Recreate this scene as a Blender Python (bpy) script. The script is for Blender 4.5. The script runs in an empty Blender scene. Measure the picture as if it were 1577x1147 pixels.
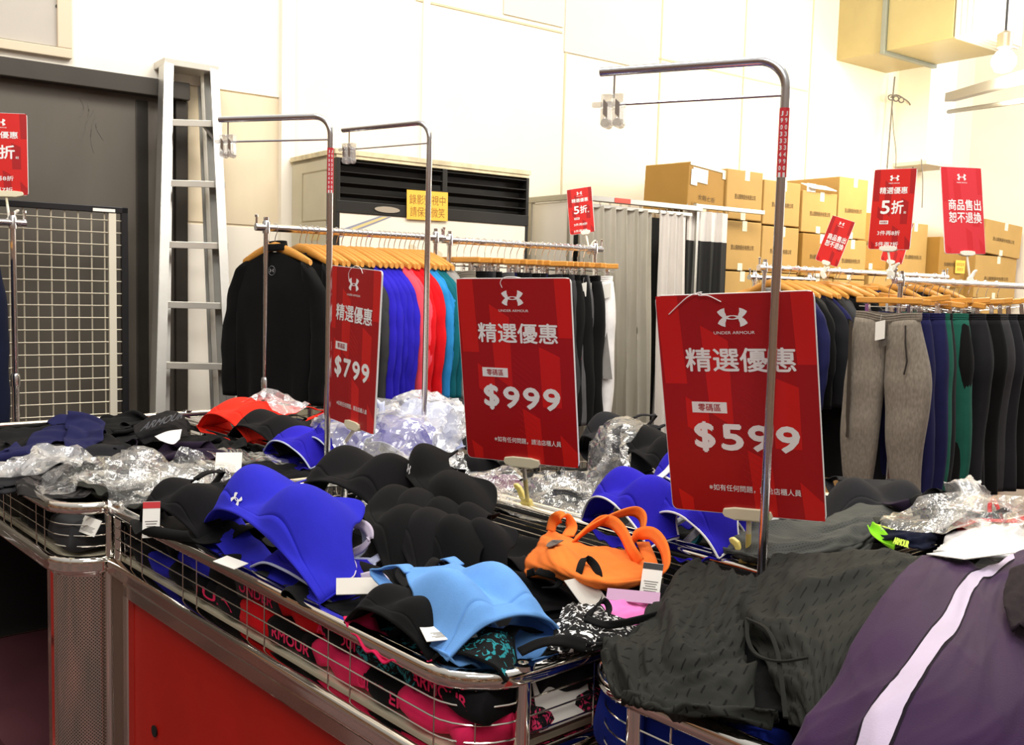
import bpy, bmesh, math, random
import numpy as np
from mathutils import Vector, Matrix

scn = bpy.context.scene
COL = scn.collection
PI = math.pi

# ---------------------------------------------------------------- camera
FPX, PITCH, ROLL, EYE = 1530.0, math.radians(4.88), math.radians(1.55), 1.40
_cp, _sp, _cr, _sr = math.cos(PITCH), math.sin(PITCH), math.cos(ROLL), math.sin(ROLL)
RC = np.array([[_cr, -_sr, 0], [_sr, _cr, 0], [0, 0, 1]]) @ np.array([[1, 0, 0], [0, -_sp, -_cp], [0, _cp, -_sp]])
CAMP = np.array([0, 0, EYE])
cd = bpy.data.cameras.new('camera')
cam = bpy.data.objects.new('camera', cd)
COL.objects.link(cam)
cd.sensor_width = 36.0
cd.lens = 36.0 * FPX / 1577.0
cd.clip_start = 0.05
_m = Matrix.Identity(4)
for _i in range(3):
    _m[_i][0], _m[_i][1], _m[_i][2], _m[_i][3] = RC[0][_i], -RC[1][_i], -RC[2][_i], CAMP[_i]
cam.matrix_world = _m
scn.camera = cam

# ---------------------------------------------------------------- light and exposure
scn.view_settings.view_transform = 'Standard'
scn.view_settings.look = 'None'
scn.view_settings.exposure = 0.0
scn.view_settings.gamma = 1.0
scn.view_settings.use_curve_mapping = False
world = bpy.data.worlds.new('hall_air')
scn.world = world
world.use_nodes = True
_nt = world.node_tree
_bg = _nt.nodes['Background']
_tc = _nt.nodes.new('ShaderNodeTexCoord')
_sep = _nt.nodes.new('ShaderNodeSeparateXYZ')
_rp = _nt.nodes.new('ShaderNodeValToRGB')
_mr = _nt.nodes.new('ShaderNodeMapRange')
_mr.inputs['From Min'].default_value = -1
_nt.links.new(_tc.outputs['Generated'], _sep.inputs[0])
_nt.links.new(_sep.outputs['Z'], _mr.inputs['Value'])
_nt.links.new(_mr.outputs[0], _rp.inputs[0])
_nz = _nt.nodes.new('ShaderNodeTexNoise')                # warm and dark noise blobs added round the horizon for the chrome to reflect
_nz.inputs['Scale'].default_value, _nz.inputs['Detail'].default_value = 6.5, 2.5
_mp = _nt.nodes.new('ShaderNodeMapping')
_mp.inputs['Scale'].default_value = (1.0, 1.0, 2.6)
_nt.links.new(_tc.outputs['Generated'], _mp.inputs[0])
_nt.links.new(_mp.outputs[0], _nz.inputs['Vector'])
_nr = _nt.nodes.new('ShaderNodeValToRGB')
_nt.links.new(_nz.outputs[0], _nr.inputs[0])
_el = _nr.color_ramp.elements
_el[0].position, _el[0].color = 0.42, (0.02, 0.012, 0.01, 1)
_el[1].position, _el[1].color = 0.72, (1.0, 0.92, 0.8, 1)
for _p, _c in ((0.465, (0.16, 0.10, 0.05, 1)), (0.50, (0.62, 0.45, 0.22, 1)), (0.535, (0.75, 0.07, 0.03, 1)), (0.56, (0.05, 0.03, 0.02, 1)), (0.64, (0.55, 0.42, 0.26, 1))):
    _x = _el.new(_p)
    _x.color = _c
_bd = _nt.nodes.new('ShaderNodeValToRGB')                # how much of it, by height
_nt.links.new(_mr.outputs[0], _bd.inputs[0])
_b2 = _bd.color_ramp.elements
_b2[0].position, _b2[0].color = 0.22, (0, 0, 0, 1)
_b2[1].position, _b2[1].color = 0.66, (0, 0, 0, 1)
for _p in (0.36, 0.52):
    _x = _b2.new(_p)
    _x.color = (1, 1, 1, 1)
_mx = _nt.nodes.new('ShaderNodeMix')
_mx.data_type = 'RGBA'
_nt.links.new(_bd.outputs[0], _mx.inputs['Factor'])
_nt.links.new(_rp.outputs[0], _mx.inputs['A'])
_nt.links.new(_nr.outputs[0], _mx.inputs['B'])
_nt.links.new(_mx.outputs['Result'], _bg.inputs['Color'])
_e = _rp.color_ramp.elements
_e[0].position, _e[0].color = 0.0, (0.03, 0.012, 0.01, 1)
_e[1].position, _e[1].color = 1.0, (1.1, 1.08, 1.05, 1)
for _p, _c in ((0.40, (0.05, 0.03, 0.022, 1)), (0.5, (0.20, 0.155, 0.12, 1)), (0.62, (0.5, 0.46, 0.40, 1))):
    _x = _e.new(_p)
    _x.color = _c
_bg.inputs['Strength'].default_value = 0.6


def area_light(name, loc, target, size, sizey, power, color):
    d = bpy.data.lights.new(name, 'AREA')
    d.shape = 'RECTANGLE'
    d.size, d.size_y, d.energy, d.color = size, sizey, power, color
    o = bpy.data.objects.new(name, d)
    COL.objects.link(o)
    o.location = loc
    o.rotation_euler = (Vector(target) - Vector(loc)).to_track_quat('-Z', 'Y').to_euler()
    return o


area_light('front_fill_light', (0.0, -1.6, 4.4), (0.3, 2.4, 0.8), 2.6, 1.2, 95, (1.0, 0.965, 0.90))  # fill added behind the camera for surfaces that face it
area_light('left_wall_fill', (-1.2, 1.8, 5.0), (-1.3, 5.2, 2.4), 1.8, 1.2, 110, (1.0, 0.96, 0.88))  # added light, aimed to whiten the left part of the back wall
area_light('ceiling_light_middle', (1.9, 2.2, 4.9), (0.8, 5.0, 1.2), 2.4, 1.2, 75, (1.0, 0.95, 0.86))
area_light('back_wall_fill', (2.0, 4.0, 5.2), (0.6, 6.6, 2.6), 3.6, 1.0, 180, (1.0, 0.95, 0.85))  # added light that brings the back wall near to white
area_light('far_right_fill', (6.2, 6.2, 3.4), (4.2, 8.6, 2.8), 2.2, 2.2, 150, (0.97, 0.99, 1.0))  # added cool light brightening the far right walls; no opening stands there

# ---------------------------------------------------------------- places: picture rays, basket frame, wall frame


def ray(x, y):
    return RC.T @ np.array([(x - 788.5) / FPX, (y - 573.5) / FPX, 1.0])


def atz(x, y, z):
    d = ray(x, y)
    return CAMP + d * ((z - EYE) / d[2])


def aty(x, y, Y):
    d = ray(x, y)
    return CAMP + d * (Y / d[1])


def atplane(x, y, p, n):
    d = ray(x, y)
    return CAMP + d * (((np.asarray(p) - CAMP) @ n) / (d @ n))


YB, YW = math.radians(-41.7), math.radians(53.3)
D1 = np.array([-math.sin(YB), -math.cos(YB), 0])      # along the basket fronts, towards right and near
D2 = np.array([math.cos(YB), -math.sin(YB), 0])       # across the baskets, towards right and far
BO = np.array([-0.904, 2.268, 0.0])
WD = np.array([math.sin(YW), math.cos(YW), 0])        # along the back wall
WN = np.array([math.cos(YW), -math.sin(YW), 0])       # out of the back wall
WO = np.array([-1.734, 5.2, 0.0])
UP = np.array([0, 0, 1.0])


def ST(s, t, z):
    return BO + D1 * s + D2 * t + UP * z


def WU(u, off, z):
    return WO + WD * u + WN * off + UP * z


def Wat(x, y, off=0.0):
    return atplane(x, y, WO + WN * off, WN)


def w_uz(x, y, off=0.0):
    P = Wat(x, y, off)
    return float((P - WO) @ WD), float(P[2])


def frame(o, x, y, z):
    m = Matrix.Identity(4)
    for i in range(3):
        m[i][0], m[i][1], m[i][2], m[i][3] = x[i], y[i], z[i], o[i]
    return m


def euler3(yaw, pitch, roll):
    return Matrix.Rotation(math.radians(yaw), 4, 'Z') @ Matrix.Rotation(math.radians(pitch), 4, 'X') @ Matrix.Rotation(math.radians(roll), 4, 'Y')


def npm(m):
    return np.array([[m[i][j] for j in range(4)] for i in range(4)])


def tr(M, P):
    P = np.asarray(P, float)
    A = npm(M)
    return P @ A[:3, :3].T + A[:3, 3]


# ---------------------------------------------------------------- materials
def lin(c):
    if isinstance(c, str):
        c = tuple(int(c[i:i + 2], 16) / 255 for i in (0, 2, 4))
        return tuple(v / 12.92 if v <= 0.04045 else ((v + 0.055) / 1.055) ** 2.4 for v in c)
    return c


def new_mat(name):
    m = bpy.data.materials.new(name)
    m.use_nodes = True
    return m, m.node_tree, m.node_tree.nodes['Principled BSDF']


MATS = {}


def mat(name, color, rough=0.5, metal=0.0, var=0.0, vscale=8.0, bump=0.0, bscale=200.0, sheen=0.0, spec=None, stretch=None, coat=0.0):
    if name in MATS:
        return MATS[name]
    m, nt, b = new_mat(name)
    c = lin(color)
    b.inputs['Base Color'].default_value = (*c, 1)
    b.inputs['Roughness'].default_value = rough
    b.inputs['Metallic'].default_value = metal
    if sheen:
        b.inputs['Sheen Weight'].default_value = sheen
        b.inputs['Sheen Roughness'].default_value = 0.5
    if spec is not None:
        b.inputs['Specular IOR Level'].default_value = spec
    if coat:
        b.inputs['Coat Weight'].default_value = coat
        b.inputs['Coat Roughness'].default_value = 0.08
    if var or bump:
        tc = nt.nodes.new('ShaderNodeTexCoord')
        mp = nt.nodes.new('ShaderNodeMapping')
        nt.links.new(tc.outputs['Object'], mp.inputs[0])
        if stretch:
            mp.inputs['Scale'].default_value = stretch
    if var:
        n = nt.nodes.new('ShaderNodeTexNoise')
        n.inputs['Scale'].default_value = vscale
        n.inputs['Detail'].default_value = 5
        nt.links.new(mp.outputs[0], n.inputs['Vector'])
        r = nt.nodes.new('ShaderNodeMapRange')
        r.inputs['From Min'].default_value, r.inputs['From Max'].default_value = 0.3, 0.7
        r.inputs['To Min'].default_value, r.inputs['To Max'].default_value = 1 - var, 1 + var
        nt.links.new(n.outputs[0], r.inputs['Value'])
        mx = nt.nodes.new('ShaderNodeVectorMath')
        mx.operation = 'SCALE'
        mx.inputs[0].default_value = c
        nt.links.new(r.outputs[0], mx.inputs['Scale'])
        nt.links.new(mx.outputs[0], b.inputs['Base Color'])
    if bump:
        n2 = nt.nodes.new('ShaderNodeTexNoise')
        n2.inputs['Scale'].default_value = bscale
        n2.inputs['Detail'].default_value = 3
        nt.links.new(mp.outputs[0], n2.inputs['Vector'])
        bp = nt.nodes.new('ShaderNodeBump')
        bp.inputs['Strength'].default_value = bump
        bp.inputs['Distance'].default_value = 0.002
        nt.links.new(n2.outputs[0], bp.inputs['Height'])
        nt.links.new(bp.outputs[0], b.inputs['Normal'])
    MATS[name] = m
    return m


def cloth(name, color, rough=0.88, sheen=0.02, var=0.10, bump=0.25, bscale=700, vscale=14):
    return mat(name, color, rough, 0, var, vscale, bump, bscale, sheen, 0.15)


def fleck(name, base, spot, scale=90, thr=0.57, rough=0.85):
    """cloth printed all over with small ragged flecks"""
    if name in MATS:
        return MATS[name]
    m, nt, b = new_mat(name)
    b.inputs['Roughness'].default_value = rough
    b.inputs['Specular IOR Level'].default_value = 0.25
    tc = nt.nodes.new('ShaderNodeTexCoord')
    n = nt.nodes.new('ShaderNodeTexNoise')
    n.inputs['Scale'].default_value = scale
    n.inputs['Detail'].default_value = 1.0
    n.inputs['Distortion'].default_value = 1.2
    nt.links.new(tc.outputs['Object'], n.inputs['Vector'])
    r = nt.nodes.new('ShaderNodeValToRGB')
    r.color_ramp.elements[0].position, r.color_ramp.elements[0].color = thr, (*lin(base), 1)
    r.color_ramp.elements[1].position, r.color_ramp.elements[1].color = thr + 0.03, (*lin(spot), 1)
    nt.links.new(n.outputs[0], r.inputs[0])
    nt.links.new(r.outputs[0], b.inputs['Base Color'])
    MATS[name] = m
    return m


def slit_cloth(name, base, slit, su, sv, thr=0.34, rot=0.0, wid=0.10):
    """dark cloth with staggered rows of short cut slits, laid out in the cloth's own UVs"""
    if name in MATS:
        return MATS[name]
    m, nt, b = new_mat(name)
    b.inputs['Roughness'].default_value = 0.85
    b.inputs['Specular IOR Level'].default_value = 0.25
    L = nt.links.new

    def mth(op, a, bb=None):
        n = nt.nodes.new('ShaderNodeMath')
        n.operation = op
        for i, v in enumerate((a, bb)):
            if v is None:
                continue
            if isinstance(v, (int, float)):
                n.inputs[i].default_value = v
            else:
                L(v, n.inputs[i])
        return n.outputs[0]
    tc = nt.nodes.new('ShaderNodeTexCoord')
    sp = nt.nodes.new('ShaderNodeSeparateXYZ')
    mp = nt.nodes.new('ShaderNodeMapping')
    mp.inputs['Rotation'].default_value = (0, 0, rot)
    L(tc.outputs['UV'], mp.inputs[0])
    L(mp.outputs[0], sp.inputs[0])
    v = mth('MULTIPLY', sp.outputs['Y'], sv)
    row = mth('FLOOR', v)
    off = mth('MULTIPLY', row, 0.382)
    u = mth('ADD', mth('MULTIPLY', sp.outputs['X'], su), off)
    fu, fv = mth('FRACT', u), mth('FRACT', v)
    a1 = mth('LESS_THAN', fu, thr)
    a2 = mth('LESS_THAN', mth('ABSOLUTE', mth('SUBTRACT', fv, 0.5)), wid)
    mk = mth('MULTIPLY', a1, a2)
    mx = nt.nodes.new('ShaderNodeMix')
    mx.data_type = 'RGBA'
    L(mk, mx.inputs['Factor'])
    n = nt.nodes.new('ShaderNodeTexNoise')
    n.inputs['Scale'].default_value = 9
    nt.links.new(tc.outputs['Object'], n.inputs['Vector'])
    rp = nt.nodes.new('ShaderNodeValToRGB')
    c = lin(base)
    rp.color_ramp.elements[0].color = (c[0] * .85, c[1] * .85, c[2] * .85, 1)
    rp.color_ramp.elements[1].color = (c[0] * 1.15, c[1] * 1.15, c[2] * 1.15, 1)
    L(n.outputs[0], rp.inputs[0])
    L(rp.outputs[0], mx.inputs['A'])
    mx.inputs['B'].default_value = (*lin(slit), 1)
    L(mx.outputs['Result'], b.inputs['Base Color'])
    MATS[name] = m
    return m


def film(name, tint=(1, 1, 1), gloss=0.09, haze=0.06, rough=0.10, bscale=30, bstr=0.6, edge=0.45):
    """clear crinkled plastic film"""
    if name in MATS:
        return MATS[name]
    m = bpy.data.materials.new(name)
    m.use_nodes = True
    nt = m.node_tree
    nt.nodes.clear()
    L = nt.links.new
    out = nt.nodes.new('ShaderNodeOutputMaterial')
    tp = nt.nodes.new('ShaderNodeBsdfTransparent')
    tp.inputs[0].default_value = (*tint, 1)
    gl = nt.nodes.new('ShaderNodeBsdfGlossy')
    gl.inputs['Roughness'].default_value = rough
    gl.inputs['Color'].default_value = (1, 1, 1, 1)
    df = nt.nodes.new('ShaderNodeBsdfDiffuse')
    df.inputs[0].default_value = (0.9, 0.9, 0.92, 1)
    tc = nt.nodes.new('ShaderNodeTexCoord')
    n = nt.nodes.new('ShaderNodeTexVoronoi')
    n.feature = 'DISTANCE_TO_EDGE'
    n.inputs['Scale'].default_value = bscale
    nz = nt.nodes.new('ShaderNodeTexNoise')
    nz.inputs['Scale'].default_value = bscale * 0.4
    nz.inputs['Detail'].default_value = 6
    L(tc.outputs['Object'], nz.inputs['Vector'])
    ad = nt.nodes.new('ShaderNodeVectorMath')
    ad.operation = 'MULTIPLY_ADD'
    L(nz.outputs['Color'], ad.inputs[0])
    ad.inputs[1].default_value = (0.09, 0.09, 0.09)
    L(tc.outputs['Object'], ad.inputs[2])
    L(ad.outputs[0], n.inputs['Vector'])
    bp = nt.nodes.new('ShaderNodeBump')
    bp.inputs['Strength'].default_value = bstr
    bp.inputs['Distance'].default_value = 0.012
    L(n.outputs['Distance'], bp.inputs['Height'])
    L(bp.outputs[0], gl.inputs['Normal'])
    lw = nt.nodes.new('ShaderNodeLayerWeight')
    lw.inputs['Blend'].default_value = 0.35
    L(bp.outputs[0], lw.inputs['Normal'])
    mr = nt.nodes.new('ShaderNodeMapRange')
    mr.inputs['To Min'].default_value, mr.inputs['To Max'].default_value = gloss, edge
    L(lw.outputs['Facing'], mr.inputs['Value'])
    m1 = nt.nodes.new('ShaderNodeMixShader')
    m1.inputs[0].default_value = haze
    L(tp.outputs[0], m1.inputs[1])
    L(df.outputs[0], m1.inputs[2])
    m2 = nt.nodes.new('ShaderNodeMixShader')
    L(mr.outputs[0], m2.inputs[0])
    L(m1.outputs[0], m2.inputs[1])
    L(gl.outputs[0], m2.inputs[2])
    L(m2.outputs[0], out.inputs[0])
    MATS[name] = m
    return m


def dotted_metal(name):
    """chromed sheet punched with small round holes"""
    if name in MATS:
        return MATS[name]
    m, nt, b = new_mat(name)
    L = nt.links.new
    tc = nt.nodes.new('ShaderNodeTexCoord')
    mp = nt.nodes.new('ShaderNodeMapping')
    mp.inputs['Scale'].default_value = (170, 170, 1)
    mp.inputs['Rotation'].default_value = (0, 0, PI / 4)
    L(tc.outputs['UV'], mp.inputs[0])
    v = nt.nodes.new('ShaderNodeTexVoronoi')
    v.inputs['Randomness'].default_value = 0
    v.inputs['Scale'].default_value = 1
    L(mp.outputs[0], v.inputs['Vector'])
    r = nt.nodes.new('ShaderNodeMath')
    r.operation = 'GREATER_THAN'
    r.inputs[1].default_value = 0.27
    L(v.outputs['Distance'], r.inputs[0])
    L(r.outputs[0], b.inputs['Metallic'])
    mx = nt.nodes.new('ShaderNodeMix')
    mx.data_type = 'RGBA'
    L(r.outputs[0], mx.inputs['Factor'])
    mx.inputs['A'].default_value = (0.01, 0.008, 0.008, 1)
    mx.inputs['B'].default_value = (0.80, 0.74, 0.66, 1)
    L(mx.outputs['Result'], b.inputs['Base Color'])
    b.inputs['Roughness'].default_value = 0.12
    MATS[name] = m
    return m


def glow(name, color, strength):
    if name in MATS:
        return MATS[name]
    m, nt, b = new_mat(name)
    b.inputs['Emission Color'].default_value = (*color, 1)
    b.inputs['Emission Strength'].default_value = strength
    MATS[name] = m
    return m


CHROME = mat('chrome', (0.88, 0.84, 0.78), 0.08, 1.0)
STEEL = mat('rack_chrome', (0.86, 0.85, 0.87), 0.2, 1.0)
WIRE = mat('plated_wire', (0.72, 0.66, 0.58), 0.18, 1.0)
ALU = mat('worn_aluminium', (0.66, 0.65, 0.62), 0.42, 0.85, 0.08, 6, 0.15, 60)
WOOD = mat('hanger_wood', 'dc9a45', 0.38, 0, 0.10, 30, 0, 1, stretch=(1, 1, 8), coat=0.25)
WHITEP = mat('white_paper', 'f4f1ea', 0.6)
CREAM = mat('cream_plastic', 'e9e0c2', 0.4)
YELLOWP = mat('yellowed_plastic', 'ecd77a', 0.4)
BLACKP = mat('black_paint', '17171b', 0.4, 0, 0.1, 20)
REDB = mat('red_board', 'bd1506', 0.5, 0, 0.08, 5, 0.05, 120)
SIGN_D = mat('sign_dark_red', 'a80f14', 0.45, 0, 0.03, 8)
SIGN_B = mat('sign_bright_red', 'd11a16', 0.45, 0, 0.03, 8)
SIGN_L = mat('sign_line_red', 'b81a1c', 0.45)
SIGN_W = mat('sign_white', 'f2f0f0', 0.5)
CLEAR = film('clear_clip_plastic', (0.95, 0.95, 0.95), 0.25, 0.18, 0.1, 10, 0.1)
BAG = film('clear_bag_film')
BAGW = film('milky_bag_film', (0.97, 0.97, 0.98), 0.10, 0.26, 0.18, 22, .6)


def C(key):
    """fabric colours"""
    t = dict(black='0e0e0f', black2='141315', coal='1f1f23', grey='8c8a88', heather='7d766b', dgrey='3a3a3c', olive='2f302b', greygreen='3f413c',
             navy='1c1d46', navy2='151a30', blue='2a20b4', royal='2c2cc0', azure='2a86c8', sky='6ea4e6', teal='0e5f6c', red='d6131d',
             coral='ef4f5f', poppy='f2301f', orange='f98236', pink='ee7fc4', hotpink='ef2c63', purple='432752', wine='5c1f4d', lilac='cfc3d8',
             white='eceaea', green='1f5a4c', neon='9be61f', dpurple='241a2c', lime='c8f04a', dblue='1b2f9a', midgrey='5a5a5c', piping='c9d0ee')
    return cloth('fabric_' + key, t[key])
# ---------------------------------------------------------------- mesh building
MW = {}
KID = {}


def tag(o, label=None, cat=None, group=None, kind=None):
    if label:
        o['label'] = label
    if cat:
        o['category'] = cat
    if group:
        o['group'] = group
    if kind:
        o['kind'] = kind
    return o


def thing(name, label, cat, M, group=None):
    o = bpy.data.objects.new(name, None)
    o.empty_display_size = 0.05
    COL.objects.link(o)
    o.matrix_world = M
    MW[o.name] = M.copy()
    return tag(o, label, cat, group)


def at(P):
    return Matrix.Translation(Vector([float(v) for v in P]))


class MB:
    def __init__(s):
        s.v, s.f, s.m, s.uv = [], [], [], {}

    def add(s, V, Fs, mi=0, uv=None):
        b = len(s.v)
        s.v += [tuple(float(c) for c in p) for p in V]
        for k, f in enumerate(Fs):
            if uv is not None:
                s.uv[len(s.f)] = [uv[i] for i in f]
            s.f.append([b + i for i in f])
            s.m.append(mi)
        return s

    def box(s, c, x, y, z, mi=0):
        c, x, y, z = (np.asarray(q, float) for q in (c, x, y, z))
        V = [c + i * x + j * y + k * z for k in (-1, 1) for j in (-1, 1) for i in (-1, 1)]
        F = [(0, 2, 3, 1), (4, 5, 7, 6), (0, 1, 5, 4), (2, 6, 7, 3), (0, 4, 6, 2), (1, 3, 7, 5)]
        if np.dot(np.cross(x, y), z) < 0:
            F = [f[::-1] for f in F]
        return s.add(V, F, mi)

    def rings(s, R, closed=False, cap=True, mi=0, uv=None):
        R = np.asarray(R, float)
        n, k = R.shape[:2]
        F = []
        for i in range(n if closed else n - 1):
            a, b = i * k, ((i + 1) % n) * k
            for j in range(k):
                F.append((a + j, a + (j + 1) % k, b + (j + 1) % k, b + j))
        U = None
        if uv is not None:
            U = [(uv[0] * j / k, uv[1] * i / n) for i in range(n) for j in range(k)]
        if cap and not closed:
            F.append(tuple(range(k))[::-1])
            F.append(tuple(range((n - 1) * k, n * k)))
        return s.add(R.reshape(-1, 3), F, mi, U)

    def sweep(s, P, prof, closed=False, ref=UP, mi=0, cap=True):
        """prof: [(side, up)] carried along P"""
        P = np.asarray(P, float)
        n = len(P)
        R = []
        for i in range(n):
            a = P[(i - 1) % n] if (closed or i) else P[0]
            b = P[(i + 1) % n] if (closed or i < n - 1) else P[-1]
            t = b - a
            t = t / (np.linalg.norm(t) + 1e-12)
            sd = np.cross(t, ref)
            if np.linalg.norm(sd) < 1e-3:
                sd = np.cross(t, [0.3, 1, 0])
            sd /= np.linalg.norm(sd)
            u = np.cross(sd, t)
            R.append([P[i] + sd * p[0] + u * p[1] for p in prof])
        return s.rings(R, closed, cap, mi)

    def tube(s, P, r, n=8, closed=False, mi=0, ref=UP):
        return s.sweep(P, [(r * math.cos(2 * PI * k / n), r * math.sin(2 * PI * k / n)) for k in range(n)], closed, ref, mi)

    def grid(s, P, mi=0, uv=None, mask=None, flip=False):
        P = np.asarray(P, float)
        n, m = P.shape[:2]
        F = []
        for i in range(n - 1):
            for j in range(m - 1):
                if mask is not None and not mask[i, j]:
                    continue
                q = (i * m + j, i * m + j + 1, (i + 1) * m + j + 1, (i + 1) * m + j)
                F.append(q[::-1] if flip else q)
        U = None
        if uv is not None:
            U = [(uv[0] * j / (m - 1), uv[1] * i / (n - 1)) for i in range(n) for j in range(m)]
        return s.add(P.reshape(-1, 3), F, mi, U)

    def prism(s, pts, M, d, mi=0):
        """flat outline pts (x, y) in frame M, thickness d along z"""
        n = len(pts)
        A = tr(M, [(p[0], p[1], 0) for p in pts])
        B = tr(M, [(p[0], p[1], d) for p in pts])
        F = [tuple(range(n))[::-1], tuple(range(n, 2 * n))] + [(i, (i + 1) % n, n + (i + 1) % n, n + i) for i in range(n)]
        return s.add(np.vstack([A, B]), F, mi)

    def lathe(s, prof, M, n=16, mi=0):
        R = [[(r * math.cos(2 * PI * k / n), r * math.sin(2 * PI * k / n), z) for k in range(n)] for r, z in prof]
        R = tr(M, np.array(R).reshape(-1, 3)).reshape(len(prof), n, 3)
        return s.rings(R, mi=mi)

    def build(s, name, mats, parent=None, M=None, world=True, smooth=True, solid=0, sub=0, bevel=0, angle=40, clean=False):
        """vertices in world space unless world=False; parent (or M) gives the local frame"""
        if not isinstance(mats, (list, tuple)):
            mats = [mats]
        base = MW[parent.name] if parent is not None else (M if M is not None else Matrix.Identity(4))
        V = s.v
        if world:
            V = tr(base.inverted(), np.array(s.v)) if len(s.v) else []
        me = bpy.data.meshes.new(name)
        me.from_pydata([tuple(p) for p in V], [], s.f)
        for m in mats:
            me.materials.append(m)
        me.polygons.foreach_set('material_index', s.m)
        if s.uv:
            L = me.uv_layers.new(name='UV')
            for fi, uvs in s.uv.items():
                for li, uv in zip(me.polygons[fi].loop_indices, uvs):
                    L.data[li].uv = uv
        if clean:
            bm = bmesh.new()
            bm.from_mesh(me)
            bmesh.ops.remove_doubles(bm, verts=bm.verts, dist=1e-5)
            bmesh.ops.recalc_face_normals(bm, faces=bm.faces)
            bm.to_mesh(me)
            bm.free()
        me.polygons.foreach_set('use_smooth', [bool(smooth)] * len(me.polygons))
        if smooth and angle < 180 and not solid:
            me.set_sharp_from_angle(angle=math.radians(angle))
        o = bpy.data.objects.new(name, me)
        COL.objects.link(o)
        if parent is not None:
            o.parent = parent
            KID.setdefault(parent.name, []).append(o)
            MW[o.name] = MW[parent.name].copy()
        else:
            o.matrix_world = base
            MW[o.name] = base.copy()
        if bevel:
            b = o.modifiers.new('bevel', 'BEVEL')
            b.width, b.segments, b.limit_method = bevel, 2, 'ANGLE'
        if solid:
            b = o.modifiers.new('solid', 'SOLIDIFY')
            b.thickness, b.offset = solid, 0
        if sub:
            b = o.modifiers.new('sub', 'SUBSURF')
            b.levels = b.render_levels = sub
        return o


def kids(o):
    return KID.get(o.name, [])


def dup(o, M, label, group=None, recolor=None):
    """copy of a thing with its parts and sub-parts"""
    r = o.copy()
    COL.objects.link(r)
    r.matrix_world = M
    MW[r.name] = M.copy()
    r['label'] = label
    if group:
        r['group'] = group

    def rec(src, dst):
        for c in kids(src):
            d = c.copy()
            COL.objects.link(d)
            d.parent = dst
            KID.setdefault(dst.name, []).append(d)
            MW[d.name] = M.copy()
            paint(d, recolor)
            rec(c, d)
    paint(r, recolor)
    rec(o, r)
    return r


def paint(d, recolor):
    if recolor and d.type == 'MESH':
        for sl in d.material_slots:
            if sl.material and sl.material.name in recolor:
                nm = recolor[sl.material.name]
                sl.link = 'OBJECT'
                sl.material = nm


ORD = ['first', 'second', 'third', 'fourth', 'fifth', 'sixth', 'seventh', 'eighth', 'ninth', 'tenth', 'eleventh', 'twelfth', 'thirteenth',
       'fourteenth', 'fifteenth', 'sixteenth', 'seventeenth', 'eighteenth', 'nineteenth', 'twentieth', 'twenty-first', 'twenty-second',
       'twenty-third', 'twenty-fourth', 'twenty-fifth', 'twenty-sixth', 'twenty-seventh', 'twenty-eighth', 'twenty-ninth', 'thirtieth']


def catmull(P, n):
    P = np.asarray(P, float)
    m = len(P)
    Q = np.concatenate([[2 * P[0] - P[1]], P, [2 * P[-1] - P[-2]]])
    out = []
    for k in range(n):
        x = k / (n - 1) * (m - 1)
        i = min(int(x), m - 2)
        f = x - i
        a, b, c, d = Q[i], Q[i + 1], Q[i + 2], Q[i + 3]
        out.append(0.5 * ((2 * b) + (c - a) * f + (2 * a - 5 * b + 4 * c - d) * f * f + (3 * b - a - 3 * c + d) * f ** 3))
    return np.array(out)


def surf(ctrl, nu, nv):
    """bicubic sheet through a control net [rows][cols][3]"""
    rows = [catmull(r, nv) for r in ctrl]
    cols = np.array(rows).transpose(1, 0, 2)
    return np.array([catmull(c, nu) for c in cols]).transpose(1, 0, 2)


def waves(u, v, seed, n=7, f0=1.0, f1=5.0, ani=(1, 1), ridge=True):
    """smooth fold field in about -1..1"""
    r = np.random.RandomState(seed)
    z = np.zeros_like(u)
    wsum = 0
    wu = u + 0.08 * np.sin(5.1 * v + r.rand() * 6) + 0.05 * np.sin(9 * u + 7 * v + r.rand() * 6)
    wv = v + 0.08 * np.sin(4.3 * u + r.rand() * 6) + 0.05 * np.sin(8 * v - 6 * u + r.rand() * 6)
    for k in range(n):
        f = f0 * (f1 / f0) ** (k / max(n - 1, 1))
        a = r.rand() * PI
        ph = r.rand() * 2 * PI
        q = np.sin(2 * PI * f * (wu * math.cos(a) * ani[0] + wv * math.sin(a) * ani[1]) + ph)
        if ridge:
            q = 1 - 2 * np.abs(q) ** 0.8
        w = f ** -0.75
        z += q * w
        wsum += w
    return z / wsum * 1.8


def normals(P):
    a = np.gradient(P, axis=0)
    b = np.gradient(P, axis=1)
    n = np.cross(b, a)
    n /= (np.linalg.norm(n, axis=2, keepdims=True) + 1e-9)
    return n


def rumple(P, amp, seed, f1=5.0, f0=1.0, ani=(1, 1), n=7):
    u, v = np.meshgrid(np.linspace(0, 1, P.shape[0]), np.linspace(0, 1, P.shape[1]), indexing='ij')
    N = normals(P)
    if N[..., 2].mean() < 0:
        N = -N
    return P + N * (amp * waves(u, v, seed, n, f0, f1, ani))[..., None]


# ---------------------------------------------------------------- lettering
_glyphs = {}


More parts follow.
